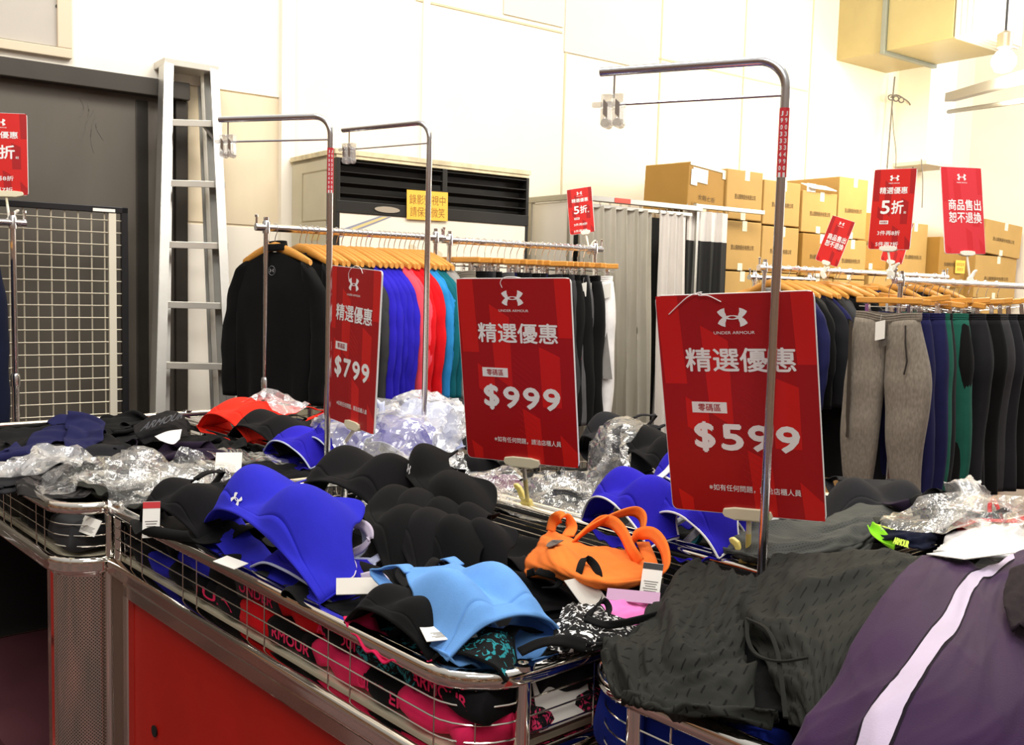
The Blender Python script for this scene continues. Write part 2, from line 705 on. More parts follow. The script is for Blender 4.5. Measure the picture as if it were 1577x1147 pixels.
def glyphs(text, bold=0.0, space=1.0):
    """outline mesh of a line of type, scaled to the box 0..1 x 0..1; returns verts, faces, aspect"""
    k = (text, bold, space)
    if k not in _glyphs:
        cu = bpy.data.curves.new('type', 'FONT')
        cu.body, cu.size, cu.offset, cu.space_character = text, 1.0, bold, space
        cu.resolution_u = 3
        o = bpy.data.objects.new('type', cu)
        COL.objects.link(o)
        bpy.context.view_layer.update()
        me = bpy.data.meshes.new_from_object(o.evaluated_get(bpy.context.evaluated_depsgraph_get()))
        V = np.array([v.co[:] for v in me.vertices])
        F = [tuple(p.vertices) for p in me.polygons]
        bpy.data.objects.remove(o)
        bpy.data.curves.remove(cu)
        bpy.data.meshes.remove(me)
        lo, hi = V.min(0), V.max(0)
        asp = (hi[0] - lo[0]) / (hi[1] - lo[1])
        V = (V[:, :2] - lo[:2]) / (hi[:2] - lo[:2])
        _glyphs[k] = (V, F, asp)
    return _glyphs[k]


def lettering(text, M, x0, y0, x1, y1, z, m, parent, bold=0.0, name='lettering', space=1.0):
    V, F, asp = glyphs(text, 0.0, space)
    mb = MB()
    e = bold * .9 * abs(y1 - y0)
    for k, (dx, dy) in enumerate(((0, 0), (e, 0), (-e, 0), (0, e), (0, -e)) if bold else ((0, 0),)):
        mb.add(tr(M, [(x0 + e + dx + p[0] * (x1 - x0 - 2 * e), y0 + e + dy + p[1] * (y1 - y0 - 2 * e), z + k * 2e-5) for p in V]), F)
    return mb.build(name, m, parent, smooth=False)


def emblem_outline():
    """two crossed arcs: four flared arms and a thin lens in the middle; returns list of polygons in a box about 1 wide"""
    P = []
    for sx in (-1, 1):
        for sy in (-1, 1):
            q = [(sx * 0.20, 0.0), (sx * 0.21, sy * 0.10), (sx * 0.245, sy * 0.18), (sx * 0.25, sy * 0.31), (sx * 0.37, sy * 0.275), (sx * 0.50, sy * 0.20),
                 (sx * 0.485, sy * 0.155), (sx * 0.43, sy * 0.085), (sx * 0.37, sy * 0.035), (sx * 0.325, 0.0)]
            P.append(q)
        for sy in (-1, 1):
            n = 6
            top = [(sx * 0.21 * k / n, sy * (0.068 - 0.02 * (k / n) ** 2)) for k in range(n + 1)]
            bot = [(sx * 0.21 * k / n, sy * (0.042 * max(0.0, 1 - (k / n / 0.72) ** 2))) for k in range(n + 1)]
            P.append(top + bot[::-1])
    return P


def emblem(M, cx, cy, w, z, m, parent, name='logo', d=0.0003):
    mb = MB()
    Mz = M @ Matrix.Translation((cx, cy, z))
    for q in emblem_outline():
        a = sum(q[i][0] * q[(i + 1) % len(q)][1] - q[(i + 1) % len(q)][0] * q[i][1] for i in range(len(q)))
        q = [(x * w, y * w) for x, y in (q if a > 0 else q[::-1])]
        mb.prism(q, Mz, d)
    return mb.build(name, m, parent, smooth=False)
# ================================================================ THE SETTING
def wbox(mb, u0, u1, o0, o1, z0, z1, mi=0):
    return mb.box(WU((u0 + u1) / 2, (o0 + o1) / 2, (z0 + z1) / 2), WD * abs(u1 - u0) / 2, WN * abs(o1 - o0) / 2, UP * abs(z1 - z0) / 2, mi)


def structure(name, mb, m, **k):
    o = mb.build(name, m, M=at(WU(0, 0, 0)), smooth=False, **k)
    o['kind'] = 'structure'
    return o


PLASTER = mat('white_plaster', 'f6f0e4', 0.9, 0, 0.03, 1.5, 0.1, 60)
CREAMW = mat('cream_wall', 'f4e8d0', 0.9, 0, 0.04, 1.2, 0.1, 60)
BEIGEW = mat('beige_plywood', 'e4d5b9', 0.8, 0, 0.06, 1.6, 0.1, 40, stretch=(3, 3, .5))
GREYW = mat('grey_wall_panel', 'd3ccc0', 0.9, 0, 0.03, 2)
LINEW = mat('panel_joint', 'cbbd9f', 0.9)
DOORM = mat('dark_door_paint', '5c564e', 0.55, 0, 0.16, 2.2, 0.1, 30, stretch=(1, 1, .35))
DOORD = mat('dark_door_frame', '37322c', 0.5, 0, 0.12, 6)
FLOORM = mat('worn_floor', '54302c', 0.14, 0, 0.75, 1.3, spec=0.6, coat=0.5)

mb = MB()
mb.box((0.5, 4, -0.05), (9, 0, 0), (0, 9, 0), (0, 0, 0.05))
fl = mb.build('floor', FLOORM, smooth=False)
fl['kind'] = 'structure'
mb = MB()
wbox(mb, -4, 7.7, -0.2, 0, 0, 6)
structure('wall_back', mb, CREAMW)
mb = MB()
mb.box(WU(7.7, 3.0, 3), WD * 0.1, WN * 3.3, UP * 3)
structure('wall_right', mb, PLASTER)

tn = [0]


def trim(u0, u1, o0, o1, z0, z1, m):
    tn[0] += 1
    b = MB()
    wbox(b, u0, u1, o0, o1, z0, z1)
    return structure('trim_%d' % tn[0], b, m)


trim(-4, 0.525, 0, 0.012, 2.395, 6, PLASTER)            # white plaster above the dark door
trim(0.03, 0.525, 0, 0.008, 1.70, 2.385, BEIGEW)
trim(0.03, 0.525, 0, 0.006, 0, 1.685, PLASTER)
trim(0.525, 0.60, 0, 0.05, 0, 6, PLASTER)               # pilasters
trim(1.43, 1.475, 0, 0.012, 0, 6, PLASTER)
for px in (867, 1013, 1141, 1243):
    u, z = w_uz(px, 200)
    trim(u - 0.006, u + 0.006, 0, 0.006, 0, 6, LINEW)
u0, z0 = w_uz(640, 0)
u1, z1 = w_uz(867, 52)
trim(u0, u1 - 0.01, 0, 0.006, z1, z1 + 0.012, LINEW)
u2, z2 = w_uz(1013, 122)
trim(u1 + 0.01, u2 - 0.008, 0, 0.010, w_uz(945, 96)[1], 6, GREYW)
trim(w_uz(775, 0)[0], u1 - 0.008, 0, 0.010, w_uz(820, 32)[1], 6, GREYW)
u3, z3 = w_uz(1243, 140)
trim(u2, u3, 0, 0.006, w_uz(1100, 110)[1], w_uz(1100, 110)[1] + 0.012, LINEW)

# dark door with its beam and jamb
mb = MB()
wbox(mb, -4, 0.0, 0, 0.03, 0, 2.31)
d = structure('door_1', mb, DOORM)
mb = MB()
wbox(mb, -4, 0.01, 0, 0.10, 2.30, 2.385)
wbox(mb, -0.05, 0.012, 0, 0.06, 0, 2.30)
mb.build('door_frame', DOORD, d, smooth=False, bevel=0.004)
mb = MB()
for k in range(3):
    wbox(mb, -0.24 + 0.004 * k, -0.18, 0.03, 0.034, 0.2, 2.28)
mb.build('door_stile', DOORD, d, smooth=False)
mb = MB()
r = random.Random(4)
for k in range(5):                                       # pale scratches
    u, z = w_uz(122 + 8 * k, 150 + 9 * k, 0.03)
    P = [WU(u + 0.02 * math.sin(t * 3 + k), 0.032, z - t * 0.09 * (1 + k % 2)) for t in np.linspace(0, 1, 6)]
    mb.tube(P, 0.0012, 4)
mb.build('scratches', mat('scratch', '7d7870', .8), d)

# grey access panel high on the left
b = thing('access_panel', 'pale grey access panel in a beige frame high on the wall above the dark door', 'panel', at(WU(-1.2, 0.012, 2.42)))
mb = MB()
wbox(mb, -3.0, -0.60, 0.012, 0.028, 2.48, 4.2)
mb.build('panel', mat('access_panel_paint', 'bdb7ae', .7, 0, .03, 5), b, smooth=False)
mb = MB()
wbox(mb, -3.0, -0.535, 0.012, 0.045, 2.43, 2.475)
wbox(mb, -0.60, -0.535, 0.012, 0.045, 2.475, 4.2)
mb.build('frame', mat('access_panel_frame', 'd9c9b0', .6), b, smooth=False, bevel=0.004)
mb = MB()
u, z = w_uz(87, 12)
mb.lathe([(0.004, 0), (0.011, 0), (0.011, 0.008), (0.004, 0.008)], frame(WU(u, 0.028, z), WD, UP, WN), 12)
mb.build('lock', mat('black_hole', '080808', .5), b)

# column box and its foot on the far right of the back wall
mb = MB()
uA, zA = w_uz(1440, 250, 0.3)
uB = w_uz(1466, 250, 0.3)[0]
wbox(mb, uA - 0.15, uB, 0, 0.3, zA, 6)
structure('trim_30', mb, PLASTER)
trim(uA - 0.17, uB + 0.02, 0, 0.32, zA - 0.03, zA, GREYW)

# ================================================================ things along the back wall
# --- galvanised duct under the roof
GALV = mat('galvanised_sheet', 'b0a274', 0.38, 0.35, 0.06, 3, 0.08, 20)
FLANGE = mat('duct_flange', '8f948c', 0.4, 0.6)
du0, dz = w_uz(1288, 93)
du1 = w_uz(1438, 117, 0.45)[0]
b = thing('air_duct', 'big square sheet metal air duct hanging near the roof at top right', 'duct', at(WU(du0, 0.5, dz)))
mb = MB()
wbox(mb, du0, du1, 0.0, 0.42, dz, dz + 0.75)
mb.build('duct_section', GALV, b, smooth=False, bevel=0.006)
mb = MB()
wbox(mb, du0, du1, 0.46, 1.02, dz, dz + 0.75)
mb.build('duct_section', GALV, b, smooth=False, bevel=0.006)
mb = MB()
wbox(mb, du0 - 0.025, du1 + 0.025, 0.42, 0.46, dz - 0.025, dz + 0.775)
mb.build('flange', FLANGE, b, smooth=False, bevel=0.004)
mb = MB()
for k in range(9):
    o = 1.03 + 0.022 * k
    wbox(mb, du0 - 0.02 * (k % 2), du1 - 0.1, o, o + 0.018, dz - 0.015 * (k % 2), dz + 0.75)
mb.build('flexible_collar', mat('duct_cloth', 'e9e2d8', .8), b, smooth=False)

# --- bare bright lamp
LP = aty(1546, 92, 6.9)
b = thing('hall_lamp', 'glaring bare hall lamp burning under the roof at top right', 'lamp', at(LP))
mb = MB()
mb.lathe([(0.0, 0.16), (0.035, 0.155), (0.05, 0.11), (0.03, 0.06), (0.028, 0.05)][::-1], at(LP - UP * 0.1), 16)
mb.lathe([(0.001, -0.09), (0.05, -0.075), (0.078, -0.03), (0.078, 0.01), (0.05, 0.05), (0.03, 0.07)], at(LP), 18)
mb.build('bulb', glow('lamp_glow', (1, 0.86, 0.55), 60), b)
mb = MB()
mb.lathe([(0.03, 0.07), (0.05, 0.08), (0.05, 0.17), (0.02, 0.19)], at(LP), 16)
mb.build('socket', mat('lamp_socket', 'c9b89a', .4, .5), b)
mb = MB()
mb.tube([LP + UP * 0.18, LP + UP * 1.6], 0.008, 6)
mb.build('cord', BLACKP, b)
ld = bpy.data.lights.new('hall_lamp_light', 'POINT')
ld.energy, ld.color, ld.shadow_soft_size = 130, (1, 0.88, 0.62), 0.12
lo = bpy.data.objects.new('hall_lamp_light', ld)
COL.objects.link(lo)
lo.location = LP - UP * 0.22

# --- channel and pipe brackets by the right wall
PIPEM = mat('grey_conduit', '75736f', .4, .3)
A, B = aty(1463, 150, 8.6), aty(1600, 112, 6.4)
mb = MB()
mb.sweep([A, B], [(-.04, -.035), (.04, -.035), (.04, .035), (.028, .035), (.028, -.02), (-.028, -.02), (-.028, .035), (-.04, .035)])
tag(mb.build('cable_tray', mat('white_tray', '9b9995', .5, .2), M=at(A), smooth=False), 'grey cable tray running out from the wall column below the lamp', 'cable tray')
A, B = aty(1461, 172, 8.6), aty(1600, 152, 6.4)
mb = MB()
mb.tube([A, B], 0.018, 8)
tag(mb.build('conduit_pipe', PIPEM, M=at(A)), 'thin grey conduit pipe running below the cable tray', 'pipe')


def cable(pts, label, rr=0.006, off=0.12):
    P = catmull([Wat(x, y, off) for x, y in pts], 30)
    b_ = MB()
    b_.tube(P, rr, 6)
    return tag(b_.build('cable', mat('grey_cable', '6f6a62', .5), M=at(P[0])), label, 'cable')


cable([(1378, 118), (1374, 160), (1370, 210), (1366, 262), (1364, 320)], 'straight grey cable hanging from the duct, leftmost of the wall cables', 0.007)
cable([(1372, 150), (1380, 146), (1392, 152), (1402, 162), (1408, 190), (1407, 230), (1404, 300)], 'grey cable looping at the top and hanging at right of the other wall cables')
cable([(1374, 165), (1376, 200), (1380, 240), (1377, 290)], 'thin wavy cable hanging in the middle of the wall cables', 0.004)
cable([(1419, 245), (1421, 280), (1420, 320)], 'short cable hanging from the foot of the wall column', 0.005, .3)
mb = MB()
for k in range(3):
    P = [Wat(1372 + 8 * k + 4 * math.cos(a), 150 + 2 * k + 4 * math.sin(a), .13) for a in np.linspace(0, 2 * PI, 14)]
    mb.tube(P[:-1], 0.006, 6, closed=True)
tag(mb.build('cable_coil', mat('grey_cable', '8f8a82', .5), M=at(Wat(1380, 150, .13))), 'small coil of grey cable tied under the duct', 'cable')

# --- black framed wire grid panel leaning at the door
b = thing('wire_grid_panel', 'tall black framed wire grid panel standing against the dark door', 'grid panel', at(WU(-0.9, 0.25, 0)))
gu1, gz1 = w_uz(196, 320, 0.25)
gu0 = gu1 - 1.2
gz0 = 0.25
mb = MB()
for (a, c, e, f) in ((gu0, gu1, gz1 - 0.03, gz1), (gu0, gu1, gz0, gz0 + 0.03), (gu1 - 0.03, gu1, gz0, gz1), (gu0, gu0 + 0.03, gz0, gz1)):
    wbox(mb, a, c, 0.235, 0.265, e, f)
for uu in (gu0 + .02, gu1 - .02):
    wbox(mb, uu - .015, uu + .015, 0.22, 0.27, 0, gz0)
mb.build('frame', BLACKP, b, smooth=False, bevel=0.003)
mb = MB()
n = int(1.1 / 0.0585)
for k in range(n):
    uu = gu1 - 0.105 - 0.0585 * k
    mb.tube([WU(uu, 0.25, gz0 + .02), WU(uu, 0.25, gz1 - .02)], 0.0034, 5)
for k in range(25):
    zz = gz1 - 0.065 - 0.0575 * k
    mb.tube([WU(gu0 + .02, 0.254, zz), WU(gu1 - .02, 0.254, zz)], 0.0026, 5)
mb.build('wire_mesh', mat('pale_wire', 'd6cdb8', .4, .4), b)
mb = MB()
wbox(mb, gu1 - 0.088, gu1 - 0.055, 0.243, 0.262, gz0 + .02, gz1 - .03)
mb.build('side_strip', mat('cream_strip', 'ddd6c4', .5), b, smooth=False)
mb = MB()
wbox(mb, gu1 - 0.16, gu1 - 0.06, 0.265, 0.267, gz1 - 0.026, gz1 - 0.012)
mb.build('sticker', WHITEP, b, smooth=False)

# --- aluminium ladder
b = thing('ladder', 'worn aluminium ladder leaning against the wall beside the dark door', 'ladder', at(WU(-0.05, 0.6, 0)))


def lad(px, py):
    f = (py - 92) / 548.0
    return Wat(px, py, 0.13 + 0.33 * f)


def lad_rail(p, q, w, dp, dz=0.0, name='rail'):
    A, B = lad(*p), lad(*q)
    B = A + (B - A) * (A[2] / (A[2] - B[2]))
    b_ = MB()
    A, B = A - WN * dz, B - WN * dz
    prof = [(-w, -dp), (w, -dp), (w, -dp + .006), (-w + .005, -dp + .006), (-w + .005, dp - .006), (w, dp - .006), (w, dp), (-w, dp)]
    b_.sweep([A, B], prof, ref=WD)
    o = b_.build(name, ALU, b, smooth=False)
    return A, B


def lad_rail2(p, q, w, dp, dz, name, sgn):
    A, B = lad(*p), lad(*q)
    B = A + (B - A) * (A[2] / (A[2] - B[2]))
    A, B = A - WN * dz, B - WN * dz
    b_ = MB()
    t = (B - A) / np.linalg.norm(B - A)
    nn = np.cross(t, WD)
    nn /= np.linalg.norm(nn)
    c = (A + B) / 2
    hl = (B - A) / 2
    b_.box(c, WD * 0.003, nn * dp, hl)                                   # web
    b_.box(c + nn * dp + WD * sgn * w, WD * w, nn * 0.003, hl)          # flanges
    b_.box(c - nn * dp + WD * sgn * w, WD * w, nn * 0.003, hl)
    b_.build(name, ALU, b, smooth=False)


lad_rail2((250, 92), (236, 640), 0.021, 0.045, 0, 'rail', 1)
lad_rail2((331, 108), (357, 640), 0.021, 0.045, 0, 'rail', -1)
lad_rail2((268, 108), (262, 640), 0.014, 0.022, 0.12, 'rear_rail', 1)
lad_rail2((327, 112), (349, 640), 0.014, 0.022, 0.12, 'rear_rail', -1)
for y in (188, 281, 375, 467, 560):
    f = (y - 92) / 548.0
    A, B = lad(252 - 14 * f, y), lad(334 + 26 * f, y + 3)
    mb = MB()
    mb.box((A + B) / 2, (B - A) / 2, WN * 0.034, UP * 0.010)
    mb.box((A + B) / 2 + WN * 0.034 - UP * 0.004, (B - A) / 2, WN * 0.003, UP * 0.016)
    mb.build('rung', mat('ladder_rung', 'cfcbc2', 0.4, .6, .05, 10), b, smooth=False, bevel=0.002)
A, B = lad(250, 96), lad(331, 109)
mb = MB()
mb.box((A + B) / 2 - WN * 0.05, (B - A) / 2 * 1.04, WN * 0.10, UP * 0.018)
mb.build('top_cap', mat('ladder_rung', 'cfcbc2'), b, smooth=False, bevel=0.004)
mb = MB()
for (p, q) in (((262, 192), (252, 222)), ((312, 192), (336, 222))):
    mb.tube([lad(*p), lad(*q)], 0.008, 6)
mb.build('brace', ALU, b)

# --- floor standing air conditioner
ACB = mat('ac_beige', 'cfc7ad', .5, 0, .06, 5)
ACW = mat('ac_front_white', 'f1ead9', .45, 0, .05, 4)
ACK = mat('ac_black', '1a1815', .5)
au0, au1, ao, az = 0.58, w_uz(815, 270, .6)[0], 0.60, 2.06
b = thing('air_conditioner', 'large beige floor-standing air conditioner with black louvres and a white front', 'air conditioner', at(WU(1.2, 0.3, 0)))
mb = MB()
wbox(mb, au0, au1, 0.06, ao - 0.11, 0, az)
mb.build('cabinet', ACB, b, smooth=False, bevel=0.008)
mb = MB()
zt, zb = az - 0.03, w_uz(815, 332, .6)[1]
wbox(mb, au0 + 0.01, au1 - 0.01, ao - 0.11, ao, 0.05, zb - 0.06)
mb.build('front_panel', ACW, b, smooth=False, bevel=0.006)
mb = MB()
wbox(mb, au0 - 0.01, au1 + 0.01, 0.06, ao + 0.005, az - 0.012, az + 0.012)
wbox(mb, au0, au1, 0.06, ao, az - .03, az)
mb.build('top_plate', mat('ac_top', 'd8cba8', .5, 0, .25, 14), b, smooth=False)
mb = MB()
wbox(mb, au0 + .01, au1 - .01, ao - 0.11, ao - .07, zb - .06, zt)
wbox(mb, au0, au0 + 0.02, ao - 0.11, ao + 0.004, 0, zt)
wbox(mb, au1 - 0.02, au1, ao - 0.11, ao + 0.004, 0, zt)
wbox(mb, (au0 + au1) / 2 + 0.02, (au0 + au1) / 2 + .05, ao - 0.02, ao + 0.004, zb, zt)
wbox(mb, au0, au1, ao - 0.02, ao + .006, zb - 0.06, zb)
mb.build('grille_frame', ACK, b, smooth=False, bevel=0.002)
mb = MB()
for k in range(4):
    zc = zb + 0.03 + (zt - zb) * k / 4
    mb.box(WU((au0 + au1) / 2, ao - 0.02, zc), WD * (au1 - au0) / 2 * 0.98, WN * 0.022 + UP * 0.008, UP * 0.002)
mb.build('louvres', mat('louvre', '14120f', .5), b, smooth=False)
Mf = frame(WU(au0, ao + 0.0005, 0), WD, UP, WN)
mb = MB()
lx = 0.29
mb.prism([(lx + 0.075 * math.cos(a), zb - 0.03 + 0.016 * math.sin(a)) for a in np.linspace(0, 2 * PI, 20)[:-1]], Mf @ at((0, 0, .006)), 0.004)
mb.build('maker_plate', mat('plate', 'cfc6b4', .3, .5), b, smooth=False)
mb = MB()
mb.prism([(0.0, 1.62), (0.0, 1.66), (0.25, zb - 0.065), (0.32, zb - 0.065)], Mf, 0.001)
mb.build('tape', mat('blue_tape', '8e93a8', .5), b, smooth=False)
mb = MB()
mb.prism([(0.0, 1.632), (0.0, 1.648), (0.268, zb - 0.067), (0.30, zb - 0.067)], Mf, 0.0016)
mb.build('tape_stripe', mat('yellow_tape', 'dfc88a', .5), b, smooth=False)
rr = random.Random(2)
for (x, z) in ((0.45, 1.60), (0.46, 1.55), (0.62, 1.57), (0.72, 1.64), (0.80, 1.655), (0.87, 1.65), (0.60, 1.52), (0.86, 1.53), (0.87, 1.49)):
    mb = MB()
    mb.prism([(x + (0.02 + .01 * rr.random()) * math.cos(a), z + 0.018 * math.sin(a) * (.6 + rr.random() * .5)) for a in np.linspace(0, 2 * PI, 8)[:-1]], Mf, 0.0008)
    mb.build('tape_residue', mat('residue', 'd9cdb0', .7), b, smooth=False)
mb = MB()
Ms = frame(WU(au0 - 0.0005, 0.06, 0), -WN, UP, -WD)
for (x0, x1, z0_, z1_) in ((-0.46, -0.14, 1.72, 1.98),):
    for q in ((x0, x1, z0_, z0_ + .006), (x0, x1, z1_ - .006, z1_), (x0, x0 + .006, z0_, z1_), (x1 - .006, x1, z0_, z1_)):
        mb.prism([(q[0], q[2]), (q[1], q[2]), (q[1], q[3]), (q[0], q[3])], Ms, 0.002)
mb.build('side_hatch', mat('hatch_line', 'b3a88a', .6), b, smooth=False)
mb = MB()
mb.prism([(-0.36, 1.62), (-0.24, 1.62), (-0.24, 1.68), (-0.36, 1.68)], Ms, 0.0015)
mb.build('side_label', mat('old_label', 'd9c68e', .6), b, smooth=False)

# yellow notice taped on the air conditioner
Pn = WU(*[w_uz(658, 339, .61)[0], .612, w_uz(658, 339, .61)[1]])
Mn = frame(Pn, WD, UP, WN) @ Matrix.Rotation(math.radians(1.0), 4, 'Z')
b = thing('notice', 'yellow paper notice with two lines of characters taped to the air conditioner front', 'notice', Mn)
nw = w_uz(691, 320, .61)[0] - w_uz(628, 320, .61)[0]
nh = nw * 0.60
mb = MB()
mb.box((0, nh / 2, 0), (nw / 2, 0, 0), (0, nh / 2, 0), (0, 0, .0008))
mb.build('sheet', mat('yellow_paper', 'f5c04a', .7), b, world=False, smooth=False)
NT = mat('notice_ink', '8d5a1e', .7)
lettering('錄影監視中', Mn, -nw * .44, nh * .52, nw * .44, nh * .86, .0012, NT, b)
lettering('請保持微笑', Mn, -nw * .42, nh * .10, nw * .42, nh * .44, .0012, NT, b)

# --- fitting rooms
BOFF = .72
BU0, BU1, BU2 = w_uz(880, 303, BOFF)[0], w_uz(1066, 316, BOFF)[0], w_uz(1182, 325, BOFF)[0]
RAILM = mat('booth_aluminium', 'b9b6ae', .35, .7)
b = thing('fitting_booth_frame', 'grey aluminium frame of the fitting booth with its white side panel', 'fitting booth', at(WU(BU0, BOFF, 0)))
fz = w_uz(960, 309, BOFF)[1]
mb = MB()
wbox(mb, BU0 - .015, BU0 + .015, BOFF - .015, BOFF + .015, 0, fz)
mb.build('post', RAILM, b, smooth=False, bevel=.003)
mb = MB()
wbox(mb, BU0 - .015, BU0 + .015, .33, .36, 0, fz)
mb.build('post', RAILM, b, smooth=False, bevel=.003)
mb = MB()
wbox(mb, BU0 - .005, BU0 + .005, .36, BOFF - .015, 0.1, fz - .03)
mb.build('side_panel', mat('booth_panel', 'e6e0d6', .5), b, smooth=False)
mb = MB()
wbox(mb, BU0 - .02, BU0 + .02, .32, BOFF + .02, fz - .025, fz + .01)
mb.build('side_rail', RAILM, b, smooth=False, bevel=.003)
mb = MB()
wbox(mb, BU0 - .015, BU1 + .08, BOFF - .02, BOFF + .02, fz - .02, fz + .012)
mb.build('top_rail', RAILM, b, smooth=False, bevel=.003)
mb = MB()
wbox(mb, BU0, BU1, BOFF - .004, BOFF + .004, fz - .055, fz - .035)
wbox(mb, BU1 + .0, BU1 + .03, BOFF - .08, BOFF - .05, 0, fz)
mb.build('curtain_track', RAILM, b, smooth=False)
mb = MB()
wbox(mb, BU0 + .32, BU0 + .45, BOFF + .0205, BOFF + .022, fz - .018, fz + .01)
mb.build('red_tape', mat('red_tape', 'cf4a3a', .5), b, smooth=False)
b2 = thing('fitting_booth_frame', 'second fitting booth frame to the right with a shorter top rail', 'fitting booth', at(WU(BU1 + .4, BOFF, 0)))
f2 = w_uz(1120, 321, BOFF)[1]
mb = MB()
wbox(mb, BU1 + .06, BU2, BOFF - .05, BOFF - .02, f2 - .014, f2 + .014)
mb.build('top_rail', RAILM, b2, smooth=False, bevel=.003)
mb = MB()
wbox(mb, BU1 + .07, BU1 + .10, BOFF - .05, BOFF - .02, 0, f2 - .014)
mb.build('post', RAILM, b2, smooth=False)


def curtain(label, u0, u1, off, zt, zb, folds, amp, m, seed, ub0=None, ub1=None, head=None, group='fitting booth curtains'):
    ub0 = u0 if ub0 is None else ub0
    ub1 = u1 if ub1 is None else ub1
    nu, nv = 110, 40
    r = np.random.RandomState(seed)
    ph = np.cumsum(0.6 + 0.8 * r.rand(nu))
    ph = ph / ph[-1] * folds * 2 * PI
    P = np.zeros((nv, nu, 3))
    for j in range(nv):
        v = j / (nv - 1)
        z = zt + (zb - zt) * v
        a = amp * (0.55 + 0.75 * v)
        for i in range(nu):
            q = i / (nu - 1)
            w0 = u0 + (u1 - u0) * q
            w1 = ub0 + (ub1 - ub0) * q
            uu = w0 + (w1 - w0) * v ** 1.2
            o = a * math.sin(ph[i] + 0.5 * math.sin(3 * v + q * 5)) + a * 0.35 * math.sin(ph[i] * 1.9 + 2 * v) + 0.012 * math.sin(9 * v + 14 * q + seed) * v
            P[j, i] = WU(uu + a * 0.4 * math.cos(ph[i]), off + o, z)
    root = thing('booth_curtain', label, 'curtain', at(WU((u0 + u1) / 2, off, zt)), group)
    hb = 0 if head is None else 4
    mb_ = MB()
    mb_.grid(P[hb:] if hb else P)
    mb_.build('drape', m, root, angle=180)
    if head is not None:
        mb_ = MB()
        mb_.grid(P[:hb + 1])
        mb_.build('heading', head, root, angle=180)
    mb_ = MB()
    for k in range(int(folds) + 1):
        i = min(nu - 1, int(k / folds * (nu - 1)))
        p = P[0, i]
        mb_.tube([p + UP * (0.02 + 0.018 * math.cos(a)) + WN * 0.006 * math.sin(a) for a in np.linspace(0, 2 * PI, 9)[:-1]], 0.0022, 5, closed=True)
    mb_.build('curtain_hooks', STEEL, root)
    return root


SILVER = mat('silver_curtain', 'b9b4a8', 0.33, 0.25, 0.06, 5, 0.15, 30)
SILVER2 = mat('pale_curtain', 'd2ccc6', 0.4, 0.1, 0.05, 5, 0.1, 30)
BLACKC = mat('black_lining', '12110f', .8, 0, .1, 8)
def cu_(px):
    return w_uz(px, 330, BOFF)[0]


curtain('wide silver booth curtain gathered in heavy folds beside the trouser rack', cu_(887), cu_(1003), BOFF, fz - .045, 0.05, 7, .04, SILVER, 3, cu_(905), cu_(1012))
curtain('pale silver booth curtain hanging straight, just left of the black curtain', cu_(1014), cu_(1057), BOFF, fz - .045, 0.05, 4, .022, SILVER2, 8, cu_(1012), cu_(1072))
curtain('black booth curtain with a silver heading below the second top rail', cu_(1062), cu_(1127), BOFF - .03, f2 - .03, 0.05, 4, .022, BLACKC, 5, head=SILVER2)
mb = MB()
wbox(mb, BU0 + .05, BU1 + .25, BOFF - .25, BOFF - .24, 0.05, fz - .06)
tag(mb.build('booth_curtain', BLACKC, M=at(WU(BU0 + .5, BOFF - .25, fz))), 'black back cloth inside the booth seen through the gap between the silver curtains', 'curtain', 'fitting booth curtains')

Pn2 = Wat(1478, 420, .66)
b = thing('notice', 'small yellow notice on the cartons left of the glare-paled no-returns sign', 'notice', frame(Pn2, WD, UP, WN))
mb = MB()
mb.box((0, .05, 0), (.075, 0, 0), (0, .055, 0), (0, 0, .0008))
mb.build('sheet', mat('yellow_paper', 'f5c04a', .7), b, world=False, smooth=False)
lettering('錄影監視', frame(Pn2, WD, UP, WN), -.06, .055, .06, .085, .0012, NT, b)
lettering('請微笑', frame(Pn2, WD, UP, WN), -.05, .012, .05, .042, .0012, NT, b)

# --- cartons
CARD = mat('carton_card', 'b08c4e', .75, 0, .05, 6)
CARDD = mat('carton_card_dark', '9d7530', .75, 0, .05, 6)
TAPE = mat('clear_packing_tape', 'eadfc2', .25)
INK = mat('carton_ink', '5e4826', .8)


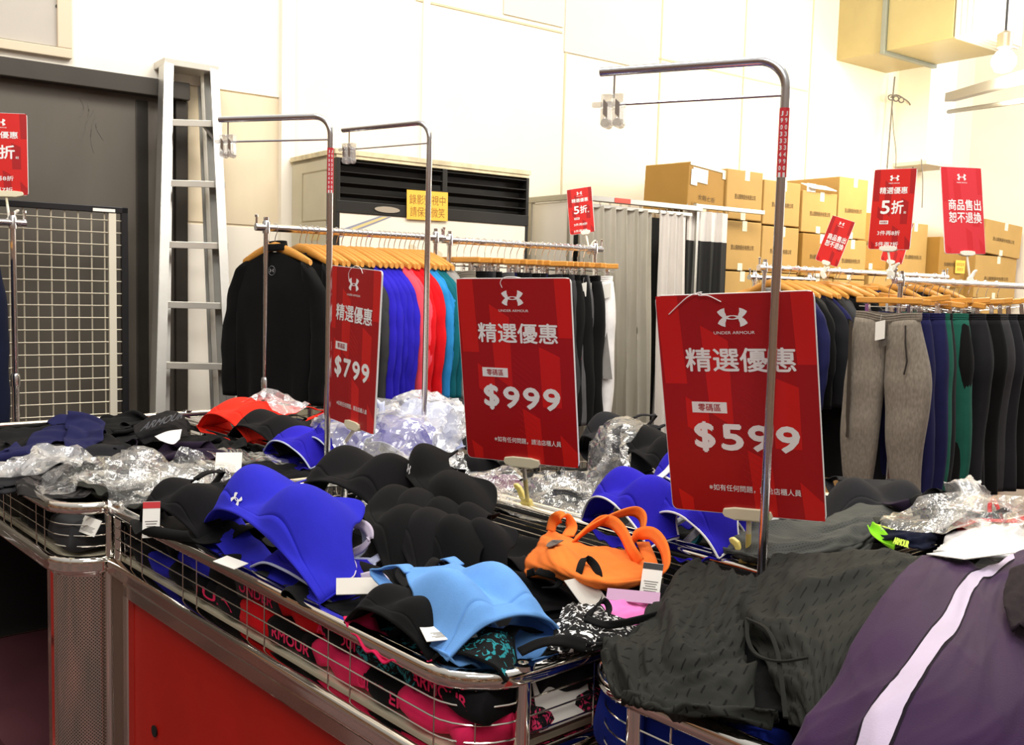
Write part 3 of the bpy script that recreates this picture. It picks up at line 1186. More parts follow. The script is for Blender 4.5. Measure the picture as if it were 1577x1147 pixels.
def carton(label, u0, u1, off, z0, z1, dep=0.42, m=CARD, yaw=0.0, tilt=0.0, text=True, tapes=True, flap=False, group='cartons stacked against the back wall'):
    cu = (u0 + u1) / 2
    w, h = (u1 - u0) / 2, (z1 - z0)
    R = Matrix.Rotation(math.radians(yaw), 4, 'Z') @ Matrix.Rotation(math.radians(tilt), 4, 'Y')
    M0 = frame(WU(cu, off - dep / 2, z0), WD, -WN, UP) @ R
    root = thing('carton', label, 'box', M0, group)
    e = 0.003
    b_ = MB()
    b_.box((0, 0, h / 2), (w - e, 0, 0), (0, dep / 2 - e, 0), (0, 0, h / 2 - e))
    b_.build('carton_body', m, root, world=False, smooth=False, bevel=.006)
    y = -dep / 2 + e - 0.001
    if tapes:
        for (x, za, zb_) in ((0.0 + w * .1, h - .07, h), (-w * .05, 0.0, .05)):
            b_ = MB()
            b_.box((x, y, (za + zb_) / 2), (0.024, 0, 0), (0, .001, 0), (0, 0, (zb_ - za) / 2))
            b_.box((x, -dep / 4, h - e + .0012 if zb_ == h else e - .001), (0.024, 0, 0), (0, dep / 4, 0), (0, 0, .001))
            b_.build('tape', TAPE, root, world=False, smooth=False)
    if text:
        Mt = M0 @ frame(np.array([0, y, h * .45]), np.array([1, 0, 0]), np.array([0, 0, 1]), np.array([0, -1, 0]))
        lettering('昱山服飾股份有限公司', Mt, -w * .55, -.012, w * .6, .022, .0008, INK, root, bold=.01)
    if flap:
        b_ = MB()
        b_.box((0, -dep / 2 + .02, h + .035), (w * .7, 0, 0), (0, .05, .02), (0, 0, .003))
        b_.box((-w * .55, -dep / 2, h + .02), (.05, 0, 0), (0, .002, 0), (0, 0, .03))
        b_.build('torn_flap', WHITEP, root, world=False, smooth=False)
    return root


o6 = 0.6
b = carton('dark tilted carton with white paper labels, topmost at the left end of the stack', 3.02, 3.46, .62, 1.925, 2.235, .36, CARDD, 9, 2.5, text=False, tapes=False)
Mb = MW[b.name]
mb = MB()
mb.box((-.09, -.181, .235), (.085, 0, 0), (0, .001, 0), (0, 0, .045))
mb.box((-.16, -.1815, .215), (.035, 0, 0), (0, .001, 0), (0, 0, .05))
mb.build('paper_label', WHITEP, b, world=False, smooth=False)
mb = MB()
mb.box((0, -.12, .309), (.21, 0, 0), (0, .062, 0), (0, 0, .0015))
mb.box((0, -.1805, .30), (.21, 0, 0), (0, .001, 0), (0, 0, .010))
mb.build('tape', TAPE, b, world=False, smooth=False)
for q in ((.19, .28, .02, .03), (-.02, .02, .022, .02)):
    mb = MB()
    mb.box((q[0], -.1805, q[1]), (q[2], 0, 0), (0, .0012, 0), (0, 0, q[3]))
    mb.build('tape', TAPE, b, world=False, smooth=False)
Mt = Mb @ frame(np.array([0, -.1805, .08]), np.array([1, 0, 0]), np.array([0, 0, 1]), np.array([0, -1, 0]))
lettering('女鞋七折', Mt, -.10, .0, .10, .035, .0008, INK, b)
lettering('UP.1', Mt, -.17, -.06, -.08, -.025, .0008, INK, b)
carton('plain carton with printed characters, second from the left in the top row', 3.485, 3.86, .6, 1.905, 2.245)
carton('carton partly behind the tall sign pole, third from the left in the top row', 3.87, 4.28, .6, 1.89, 2.205)
carton('carton with a torn white flap on top, fourth from the left in the top row', 4.30, 4.72, .6, 1.86, 2.165, flap=True)
carton('tall carton at the right end of the top row above the small tilted sign', 4.73, 5.10, .6, 1.84, 2.30, .5)
carton('carton at the left of the second row, beside the black booth curtain', 3.46, 3.87, .6, 1.56, 1.90)
carton('carton of the second row beside the pole, below the third top carton', 3.875, 4.285, .6, 1.555, 1.885)
carton('taped carton of the second row just right of the pole', 4.30, 4.715, .62, 1.54, 1.855, m=CARDD)
carton('carton of the second row behind the small tilted sign', 4.72, 5.12, .6, 1.53, 1.835)
lowlab = ['beside the black curtain', 'left of the pole', 'right of the pole', 'below the small tilted sign']
for k, (a, c) in enumerate(((3.46, 3.87), (3.875, 4.285), (4.30, 4.715), (4.72, 5.12))):
    carton('carton of the third row just above the rear rack rail, ' + lowlab[k], a, c, .6, 0.80, 1.555 if k < 2 else (1.54 if k == 2 else 1.53), tapes=k % 2 == 0, text=k == 0)
    carton('carton standing on the floor at the foot of the stack, ' + lowlab[k], a, c, .6, 0.0, .80, text=False, tapes=False)
carton('dark carton in the gap at left of the red half price sign', 5.14, 5.55, .5, 1.62, 2.07, m=CARDD)
carton('carton behind the red half price sign', 5.14, 5.62, .62, .0, 1.62, .5, text=False)
carton('tall carton showing at the right edge of the half price sign', 5.64, 6.05, .55, 1.50, 2.02, .45)
carton('low carton under the tall carton right of the half price sign', 5.64, 6.05, .55, .0, 1.50, .45, text=False)
carton('carton with a torn top between the two red signs', 6.07, 6.42, .65, 1.50, 1.92, .4, m=CARDD)
carton('carton at the bottom between the two red signs', 6.07, 6.45, .62, 0.75, 1.50, .4)
carton('carton on the floor between the two red signs', 6.07, 6.45, .62, 0.0, .75, .4, text=False)
carton('tilted carton with printed characters, upper of two at the far right', 6.86, 7.44, .62, 1.80, 2.10, .4, yaw=-4, tilt=4.0)
carton('carton with a strip of tape, lower of two at the far right', 6.78, 7.44, .6, 1.42, 1.80, .45, yaw=-3)
carton('large carton on the floor in the far right corner', 6.70, 7.46, .58, .0, 1.42, .45, text=False)
carton('dark carton behind the glare-paled red no-returns sign', 6.47, 6.76, .5, .0, 1.68, .35, m=CARDD, text=False)
# ================================================================ CLOTHES RACKS
def rack(label, u0, u1, off, z, group='chrome clothes racks', lowbar=True, adir=WD, org=None, rt=0.0165):
    P = (lambda u, dz=0.0, do=0.0: WU(u, off + do, z + dz))
    root = thing('clothes_rack', label, 'clothes rack', at(WU(u0, off, 0)), group)
    b_ = MB()
    b_.tube([P(u0 - .05), P(u1 + .05)], rt, 10)
    b_.build('rail', STEEL, root)
    for u in (u0, u1):
        b_ = MB()
        b_.tube([P(u) * [1, 1, 0] + UP * .06, P(u) * [1, 1, 0] + UP * .95], 0.0155, 10)
        b_.tube([P(u) * [1, 1, 0] + UP * .95, P(u, .045)], 0.012, 10)
        b_.build('post', STEEL, root)
        b_ = MB()
        b_.lathe([(.019, -.025), (.0195, .02), (.015, .03)], at(P(u) * [1, 1, 0] + UP * .95), 12)
        b_.build('collar', STEEL, root)
        b_ = MB()
        b_.lathe([(.0175, -.025), (.0175, .02), (.014, .03)], at(P(u)), 12)
        b_.build('collar', STEEL, root)
        b_ = MB()
        b_.tube([P(u, 0, -.25) * [1, 1, 0] + UP * .07, P(u, 0, .25) * [1, 1, 0] + UP * .07], 0.014, 8)
        for s in (-.24, .24):
            b_.lathe([(.02, 0), (.028, .01), (.028, .045), (.01, .06)], at(P(u, 0, s) * [1, 1, 0]), 10)
        b_.build('foot', STEEL, root)
    for u, s in ((u0 - .045, 1), (u1 + .045, 1)):
        b_ = MB()
        b_.tube([P(u, .01), P(u, .045)], .005, 6)
        b_.lathe([(.008, 0), (.008, .01), (.003, .013)], at(P(u, .043)), 8)
        b_.build('end_peg', STEEL, root)
    if lowbar:
        b_ = MB()
        b_.tube([P(u0) * [1, 1, 0] + UP * .22, P(u1) * [1, 1, 0] + UP * .22], .011, 8)
        b_.build('low_bar', STEEL, root)
    return root


def hook_pts(drop):
    """open hook that rides on a rail along local y, in the local xz plane"""
    return [(.0195 * math.cos(t), 0, .0195 * math.sin(t)) for t in np.linspace(math.radians(195), math.radians(-40), 13)] + [(0.004, 0, -.034), (0, 0, -.05), (0, 0, -drop)]


def make_hanger(M, label, group):
    root = thing('wooden_hanger', label, 'hanger', M, group)
    b_ = MB()
    b_.tube(hook_pts(.075), .0019, 5)
    b_.build('hook', STEEL, root, world=False)
    b_ = MB()
    R = []
    for k in range(21):
        q = -1 + k / 10
        x = .205 * q
        z = -.080 - .066 * abs(q) ** 1.35
        h = .021 * (1 - .35 * abs(q) ** 3)
        w = .0075 + .004 * abs(q) ** 3
        yy = .012 * abs(q) ** 2
        R.append([(x, yy + w * math.cos(a) * 1.0, z + h * math.sin(a)) for a in np.linspace(0, 2 * PI, 9)[:-1]])
    b_.rings(R)
    b_.build('wooden_arms', WOOD, root, world=False)
    return root


def make_clip_hanger(M, label, group):
    root = thing('clip_hanger', label, 'hanger', M, group)
    b_ = MB()
    b_.tube(hook_pts(.08), .0019, 5)
    b_.build('hook', STEEL, root, world=False)
    b_ = MB()
    b_.box((0, 0, -.092), (.165, 0, 0), (0, .007, 0), (0, 0, .0135))
    b_.build('wooden_bar', WOOD, root, world=False, smooth=False, bevel=.004)
    for s in (-1, 1):
        b_ = MB()
        b_.tube([(s * .105, 0, -.10), (s * .105, 0, -.125)], .002, 5)
        b_.box((s * .105, .007, -.140), (.009, 0, 0), (0, .0015, .004), (0, 0, .026))
        b_.box((s * .105, -.007, -.140), (.009, 0, 0), (0, .0015, -.004), (0, 0, .026))
        b_.tube([(s * .105 - .008, 0, -.132), (s * .105 + .008, 0, -.132)], .004, 6)
        b_.build('clip', STEEL, root, world=False, smooth=False)
    b_ = MB()
    b_.tube([(-.15, 0, -.122), (.15, 0, -.122)], .0015, 5)
    b_.build('clip_rod', STEEL, root, world=False)
    return root


def tube_rings(fn, nv, nk):
    return np.array([[fn(v, 2 * PI * k / nk) for k in range(nk)] for v in np.linspace(0, 1, nv)])


def make_shirt(M, label, group, m, seed, hem=-.74, wide=1.0, logo=False, neck=0.0):
    root = thing('long_sleeved_shirt', label, 'shirt', M, group)
    r = np.random.RandomState(seed)
    ph = r.rand(6) * 6

    def body(v, a):
        w = (.205 + .035 * min(1, v * 6) - .02 * v) * wide
        x = w * math.copysign(abs(math.cos(a)) ** .8, math.cos(a))
        q = abs(x) / w
        top = -.118 + neck * (1 - q) - .050 * q ** 1.2
        if q < .3:
            top -= .012 * (1 - q / .3)
        z = top + (hem + .01 * math.sin(3 * a) - top) * v
        d = (.012 + .024 * min(1, v * 4)) * (1 - .2 * q)
        y = d * math.sin(a) + .012 * math.sin(x * 26 + ph[0] + 2.4 * v) * v + .009 * math.sin(x * 47 + ph[1] - 3 * v) * v
        return (x, y, z)
    b_ = MB()
    b_.rings(tube_rings(body, 22, 34), cap=False)
    b_.build('body', m, root, world=False, angle=180)
    for s in (-1, 1):
        out = .012 + .03 * r.rand()

        def sleeve(v, a):
            cx = s * (.205 + (.055 + out) * math.sin(min(1, v * 1.6) * PI / 2) - .03 * max(0, v - .5))
            cz = -.172 - .58 * v
            rx = .068 * (1 - .42 * v) * min(1, .55 + v * 4)
            ry = .030 * (1 - .25 * v)
            wv = 1 + .05 * math.sin(15 * v + ph[2] + 2 * a) + .04 * math.sin(29 * v + ph[3] + a)
            return (cx + rx * math.cos(a) * wv, ry * math.sin(a) * wv + .01 * math.sin(5 * v + ph[4]), cz + .03 * math.cos(a) * (-s) * (1 - v))
        b_ = MB()
        b_.rings(tube_rings(sleeve, 24, 14))
        b_.build('sleeve', m, root, world=False, angle=180)
    b_ = MB()

    def collar(v, a):
        return (.068 * math.cos(a) * (1 - .1 * v), .030 * math.sin(a) + .004, -.128 + neck * 1.25 + .030 * v + .010 * math.sin(a))
    b_.rings(tube_rings(collar, 4, 18), cap=False)
    b_.build('collar', m, root, world=False, solid=.003)
    if logo:
        Ml = M @ frame(np.array([-.035, -.0325, -.19]), np.array([1, 0, 0]), np.array([0, 0, 1]), np.array([0, -1, 0]))
        G = mat('faint_print', '8d8d90', .5)
        lg = emblem(Ml, 0, 0, .022, .006, G, root)
        b2_ = MB()
        b2_.tube(tr(Ml, [(.019 * math.cos(a), .019 * math.sin(a), .006) for a in np.linspace(0, 2 * PI, 20)[:-1]]), .0007, 4, closed=True)
        b2_.build('logo_ring', G, lg)
    return root


def make_pants(M, label, group, m, seed, length=.82, cuff=False, wide=1.0, band=None, pocket=False, taper=.45, crotch=-.40):
    root = thing('trousers', label, 'trousers', M, group)
    r = np.random.RandomState(seed)
    ph = r.rand(8) * 6
    zt, zc = -.145, crotch

    def wb(v, a):
        w = .156 * wide * (1 + .012 * math.sin(PI * v))
        x = w * math.copysign(abs(math.cos(a)) ** .75, math.cos(a))
        dip = -.016 * math.exp(-(x / .07) ** 2) * (1 if math.sin(a) < 0 else .4)
        return (x, (.023 + .0025 * math.sin(v * 6 * PI)) * math.sin(a) + .004 * math.sin(30 * x + ph[0]), zt + dip - .034 * v)
    b_ = MB()
    b_.rings(tube_rings(wb, 12, 36), cap=False)
    b_.build('waistband', band or m, root, world=False, angle=180, solid=.002)
    zb = zt - length
    for s in (-1, 1):
        def leg(v, a):
            z = zt - .03 + (zb - zt + .03) * v
            f = (zt - z - .03) / (zt - zc)                    # 0 at the waist, 1 at the crotch
            hip = math.sin(min(1, f) * PI / 2)
            g = max(0.0, (z - zc) / (zb - zc))                # 0 at the crotch, 1 at the hem
            out = (.156 + .044 * hip - .035 * taper * g + .010 * math.sin(7 * v + ph[1] + s)) * wide
            inn = (.0015 + (.020 + .075 * taper) * g + .006 * math.sin(9 * v + ph[5]) * min(1, g * 3)) * wide
            cx, w = s * (out + inn) / 2, (out - inn) / 2
            d = (.024 + .032 * hip) * (1 - .35 * g)
            c_, s_ = math.cos(a), math.sin(a)
            x = cx + w * math.copysign(abs(c_) ** .7, c_)
            k = 1 + .07 * math.sin(9 * v + 2 * a + ph[2]) + .05 * math.sin(24 * v + ph[3] + a)
            cz = .012 * math.sin(7 * v + ph[4]) * v
            dip = -.016 * math.exp(-(x / .07) ** 2) * (1 if s_ < 0 else .4) * (1 - min(1, v * 4))
            return (x, d * math.copysign(abs(s_) ** .85, s_) * k + cz, z + dip)
        b_ = MB()
        b_.rings(tube_rings(leg, 36, 22))
        b_.build('leg', m, root, world=False, angle=180)
        if pocket and s == 1:
            b_ = MB()
            b_.tube([(.118, -.052, -.20), (.126, -.060, -.28), (.136, -.058, -.36), (.128, -.064, -.42)], .004, 6)
            b_.build('pocket_zip', mat('zip_dark', '2a2420', .6), root, world=False)
    return root


def add_tag(root, x, y, z, w=.045, h=.085, m=None, name='hang_tag'):
    b_ = MB()
    b_.box((x, y, z - h / 2), (w / 2, 0, .006), (0, .0006, 0), (0, 0, h / 2))
    b_.tube([(x, y, z), (x + .004, y, z + .03)], .0006, 4)
    b_.build(name, m or WHITEP, root, world=False, smooth=False)


def rackM(u, off, z, rot=0.0, sway=0.0):
    """local x = out of the wall, y = along the rail, z up"""
    return frame(WU(u, off, z), WN, WD, UP) @ Matrix.Rotation(math.radians(rot), 4, 'Z') @ Matrix.Rotation(math.radians(sway), 4, 'X')


# --- left rack: long sleeved shirts
RZ, RO = 1.63, 1.08
rack('chrome rack of long-sleeved shirts in front of the air conditioner', 0.01, .875, RO, RZ)
rack('chrome rack of clipped leggings behind the middle price sign', 0.955, 1.90, RO, RZ - .008)
cols = (['black'] * 5 + ['coal'] * 2 + ['dgrey'] * 2 + ['blue'] * 5 + ['coral'] * 2 + ['red'] * 3 + ['azure'] * 2 + ['teal'] * 2 + ['grey'])
cname = dict(black='black', coal='charcoal', dgrey='dark grey', blue='violet-blue', coral='coral pink', red='bright red', azure='azure blue', teal='dark teal', grey='heather grey',
             navy='navy', green='bottle green', heather='heather grey', purple='purple', white='white', black2='black', royal='blue', olive='olive', midgrey='mid grey', dblue='deep blue')
hang0 = None
protos = []
seen = {}
base_cloth = cloth('fabric_proto_shirt', '333333')
rnd = random.Random(11)
us = []
u = .14
for k, c in enumerate(cols):
    us.append(u)
    u += (.027 if k not in (4, 8, 13) else .045) + rnd.uniform(-.003, .004)
sc_ = (.80 - us[0]) / (us[-1] - us[0])
us = [.05] + [us[1] + (x - us[1]) * sc_ for x in us[1:]]


def nth(n, tot):
    return 'only' if tot == 1 else ORD[n]


for k, (c, u) in enumerate(zip(cols, us)):
    Mh = rackM(u, RO, RZ, 20 if k == 0 else 12 + rnd.uniform(-3, 3), rnd.uniform(-1, 1))
    hl = ORD[k] + ' wooden hanger from the left end of the shirt rack'
    if hang0 is None:
        hang0 = make_hanger(Mh, hl, 'wooden hangers on the shirt rack')
    else:
        dup(hang0, Mh, hl, 'wooden hangers on the shirt rack')
    n, tot = seen.get(c, 0), cols.count(c)
    seen[c] = n + 1
    lb = cname[c] + ' sleeved shirt on the left rack' + ('' if tot == 1 else ', %s such from the left' % ORD[n])
    if k == 0:
        lb = 'black long-sleeved shirt with a ringed emblem, at the left end of the shirt rack'
    if k < 4:
        p = make_shirt(Mh, lb, 'long-sleeved shirts on the left rack', base_cloth, 20 + k, logo=False, hem=-.76 + .03 * (k % 2), wide=1.0, neck=(.030 if k == 0 else 0.0))
        for q in kids(p):
            paint(q, {'fabric_proto_shirt': C(c)})
        protos.append(p)
        if k == 0:
            Ml = Mh @ frame(np.array([.03, -.032, -.185]), np.array([1, 0, 0]), np.array([0, 0, 1]), np.array([0, -1, 0]))
            G = mat('faint_print', '8d8d90', .5)
            lg = emblem(Ml, 0, 0, .026, .012, G, p)
            b_ = MB()
            b_.tube(tr(Ml, [(.02 * math.cos(a), .02 * math.sin(a), .012) for a in np.linspace(0, 2 * PI, 20)[:-1]]), .0008, 4, closed=True)
            b_.build('logo_ring', G, lg)
    else:
        p = protos[1 + k % 3]
        d = dup(p, Mh, lb, 'long-sleeved shirts on the left rack')
        for q in kids(d):
            for sl in q.material_slots:
                sl.link = 'OBJECT'
                sl.material = C(c)

# --- second rack: leggings and shorts on clip hangers
pc = ['heather', 'black', 'coal', 'dgrey', 'black', 'midgrey', 'navy', 'black', 'coal', 'white', 'black', 'black2', 'navy', 'coal', 'black', 'dgrey', 'black', 'midgrey', 'coal', 'black', 'black', 'white']
clip0 = None
pp = []
seen = {}
us = np.linspace(1.0, 1.86, len(pc))
lim = fleck('flecked_pink_black', '1b1b1d', 'f0405c', 60, .6)
for k, (c, u) in enumerate(zip(pc, us)):
    Mh = rackM(u, RO, RZ - .008, 12 + rnd.uniform(-26, 26), rnd.uniform(-3, 3))
    hl = ORD[k] + ' clip hanger from the left end of the leggings rack'
    if clip0 is None:
        clip0 = make_clip_hanger(Mh, hl, 'clip hangers on the leggings rack')
    else:
        dup(clip0, Mh, hl, 'clip hangers on the leggings rack')
    n, tot = seen.get(cname[c], 0), [cname[x] for x in pc].count(cname[c])
    seen[cname[c]] = n + 1
    lb = cname[c] + ' leggings clipped on the middle rack' + ('' if tot == 1 else ', %s such from the left' % ORD[n])
    if k == 21:
        lb = 'white leggings with a grey side stripe at the right end of the leggings rack'
    if len(pp) < 3:
        p = make_pants(Mh, lb, 'leggings on the middle rack', base_cloth, 50 + k, .80, wide=.86, taper=.75)
        pp.append(p)
        d = p
    else:
        d = dup(pp[k % 3], Mh, lb, 'leggings on the middle rack')
    for q in kids(d):
        for sl in q.material_slots:
            sl.link = 'OBJECT'
            sl.material = C(c)
    if k in (17, 18, 20, 21):
        MW[d.name] = Mh
        add_tag(d, .12, -.05, -.19, .04, .075)
    if k == 18:
        for q in kids(d):
            if q.name.startswith('leg'):
                q.material_slots[0].material = C('black')
        b_ = MB()
        b_.box((.10, -.045, -.62), (.05, 0, 0), (0, .002, 0), (0, 0, .07))
        b_.build('pink_print', lim, d, world=False, smooth=False)
    if k == 21:
        b_ = MB()
        b_.prism([(.07, -.45), (.13, -.45), (.17, -.70), (.12, -.70)], frame(np.array([0, -.052, 0]), np.array([1, 0, 0]), np.array([0, 0, 1]), np.array([0, -1, 0])), .002)
        b_.build('side_stripe', C('grey'), d, world=False, smooth=False)

# --- right front rack: trousers facing the camera
FZ, FO = 1.48, 2.58
rack('chrome trouser rack at the right, in front, with the grey joggers on its end', 2.46, 4.3, FO, FZ, rt=.0165)
rack('chrome rack of shirts behind the trouser rack at the right', 2.62, 4.40, 1.66, 1.545)
tc_ = ['heather', 'navy', 'navy', 'coal', 'green', 'green', 'green', 'black', 'black2', 'coal', 'black', 'dgrey', 'coal', 'black']
seen = {}
grp = 'trousers on the right front rack'
HEATH = mat('marled_grey', '7f766b', .9, 0, .22, 120, .3, 500, .1, .25, (1, 1, .35))
us = [2.40, 2.53, 2.59, 2.64, 2.69, 2.745, 2.80, 2.87, 2.94, 3.01, 3.08, 3.16, 3.25, 3.36]
swing = [2, -16, 12, 26, -10, 30, 8, -18, 34, -12, 20, 38, 42, 34]
for k, (c, u) in enumerate(zip(tc_, us)):
    Mh = rackM(u, FO - .02, FZ, swing[k], rnd.uniform(-2, 2))
    hl = 'clip hanger holding the grey joggers at the end of the right rack' if k == 0 else ORD[k] + ' clip hanger behind the grey joggers on the right front rack'
    dup(clip0, Mh @ Matrix.Rotation(math.radians(0 if k == 0 else rnd.uniform(-9, 9)), 4, 'Y'), hl, 'clip hangers on the right front rack')
    cn = cname[c]
    n, tot = seen.get(cn, 0), [cname[x] for x in tc_].count(cn)
    seen[cn] = n + 1
    if k == 0:
        j = make_pants(Mh, 'heather grey joggers with a zip pocket and white tag, facing front on the right rack', grp, HEATH, 77, .86, wide=1.06, pocket=True, taper=.42, crotch=-.47)
        add_tag(j, .0, -.062, -.185, .048, .085)
        add_tag(j, .014, -.056, -.255, .04, .045, mat('grey_tag', '55504a', .5), 'inner_tag')
        b_ = MB()
        b_.tube([(.01, -.03, -.185), (.006, -.05, -.15)], .0008, 4)
        b_.tube([(.0, -.055, -.18), (.003, -.062, -.29), (.008, -.060, -.36)], .0015, 5)
        b_.build('front_seam', mat('seam_dark', '5a5148', .9), j, world=False)
        b_ = MB()
        b_.grid(np.array([[(-.168 + .01 * q, -.050 - .006 * q, -.19 - .55 * t) for q in (0, 1, 2, 3)] for t in np.linspace(0, 1, 8)]))
        b_.build('side_panel', mat('brown_panel', '3b322a', .9), j, world=False)
        continue
    lb = cn + ' trousers on the right front rack' + ('' if tot == 1 else ', %s such behind the joggers' % ORD[n])
    if k in (1, 7):
        d = make_pants(Mh, lb, grp, base_cloth, 90 + k, .90, wide=1.0, taper=.3)
        pp.append(d)
    else:
        d = dup(pp[-1], Mh, lb, grp)
    for q in kids(d):
        for sl in q.material_slots:
            sl.link = 'OBJECT'
            sl.material = C(c)

# --- right rear rack: shirts on wooden hangers
sc = ['grey', 'navy', 'black', 'coal', 'navy', 'black', 'dgrey', 'black', 'coal', 'black', 'navy', 'black', 'coal', 'black']
seen = {}
us = list(np.linspace(2.68, 3.25, 9)) + list(np.linspace(3.4, 4.3, 5))
for k, (c, u) in enumerate(zip(sc, us)):
    Mh = rackM(u, 1.66, 1.545, rnd.uniform(-10, 16), rnd.uniform(-2, 2))
    dup(hang0, Mh, ORD[k] + ' wooden hanger from the left on the right rear rack', 'wooden hangers on the right rear rack')
    cn = cname[c]
    n, tot = seen.get(cn, 0), [cname[x] for x in sc].count(cn)
    seen[cn] = n + 1
    lb = cn + ' top hanging on the right rear rack' + ('' if tot == 1 else ', %s such from the left' % ORD[n])
    d = dup(protos[1 + k % 3], Mh, lb, 'tops on the right rear rack')
    for q in kids(d):
        for sl in q.material_slots:
            sl.link = 'OBJECT'
            sl.material = C(c)

jm = cloth('fabric_jacket', '131314')
for k, px in enumerate((1272, 1290)):
    Mh = rackM(w_uz(px, 560, 1.75)[0], 1.72, 1.545, 24 + 8 * k)
    dup(hang0, Mh, 'wooden hanger carrying the %s long black jacket beside the grey joggers' % ('left', 'right')[k], 'wooden hangers on the right rear rack')
    make_shirt(Mh, 'long black jacket hanging beside the grey joggers, the %s of two' % ('left', 'right')[k], 'jackets on the right rear rack', jm, 140 + k, hem=-1.18)
for k, px in enumerate((1262, 1283, 1300)):
    Mh = rackM(w_uz(px, 560, 1.66)[0], 1.66, 1.545, 14 + 9 * k)
    dup(clip0, Mh, 'clip hanger just left of the grey joggers on the rear rack, %s from the left' % ORD[k], 'clip hangers on the right rear rack')
    d = dup(pp[k % 3], Mh, 'black trousers hanging in the shade just left of the grey joggers, %s from the left' % ORD[k], 'black trousers on the right rear rack')
    for q in kids(d):
        for sl in q.material_slots:
            sl.link = 'OBJECT'
            sl.material = C('black2' if k == 1 else 'black')

ru0, rz_ = w_uz(1162, 427, 1.15)
ru1 = w_uz(1246, 434, 1.15)[0]
rack('short chrome rack end before the cartons, left of the tall sign pole', ru0, ru1, 1.15, rz_)
Mh = rackM(ru0 + .02, 1.15, rz_, 30)
dup(hang0, Mh, 'wooden hanger on the short rack end before the cartons', 'wooden hangers on the short rack')
d = dup(protos[1], Mh, 'grey top hanging at the end of the short rack before the cartons', 'tops on the short rack')
for q in kids(d):
    for sl in q.material_slots:
        sl.link = 'OBJECT'
        sl.material = C('midgrey')

# --- rack end at the far left
LQ = aty(20, 343, 4.2)
lu, lo_, lz = float((LQ - WO) @ WD), float((LQ - WO) @ WN), float(LQ[2])
rack('end of a chrome rack at the far left edge, before the wire grid', lu - 1.3, lu, lo_, lz)
Mh = rackM(lu - .10, lo_, lz, 4)
dup(clip0, Mh, 'clip hanger on the rack end at the far left edge', 'hangers on the far left rack')
d = dup(pp[0], Mh, 'dark navy trousers hanging on the rack end at the far left edge', 'trousers on the far left rack')
for q in kids(d):
    for sl in q.material_slots:
        sl.link = 'OBJECT'
        sl.material = C('navy2')
# ================================================================ SALE BASKETS
RAILZ = .87
BOARD = mat('basket_board', 'd8cdb4', .6, 0, .06, 5)
PUNCH = dotted_metal('punched_chrome')


def fillet_path(pts, radii, n=7):
    """open polyline in (s, t) with rounded inner corners"""
    out = []
    for i, p in enumerate(pts):
        if i in (0, len(pts) - 1) or radii[i] == 0:
            out.append(p)
            continue
        p = np.array(p, float)
        a, b = np.array(pts[i - 1], float), np.array(pts[i + 1], float)
        r = radii[i]
        da, db = (a - p) / np.linalg.norm(a - p), (b - p) / np.linalg.norm(b - p)
        c = p + (da + db) * r
        for k in range(n + 1):
            f = k / n * PI / 2
            out.append(tuple(c - db * r * math.cos(f) - da * r * math.sin(f)))
    return out


def lift(path, z):
    return [ST(p[0], p[1], z) for p in path]


RAILP = [(-.010, -.013), (.010, -.013), (.013, -.008), (.013, .006), (.009, .0115), (0, .013), (-.009, .0115), (-.013, .006), (-.013, -.008)]
LOWP = [(-.012, -.019), (.012, -.019), (.016, -.012), (.012, -.004), (.016, .004), (.012, .015), (0, .019), (-.012, .015), (-.012, -.004)]


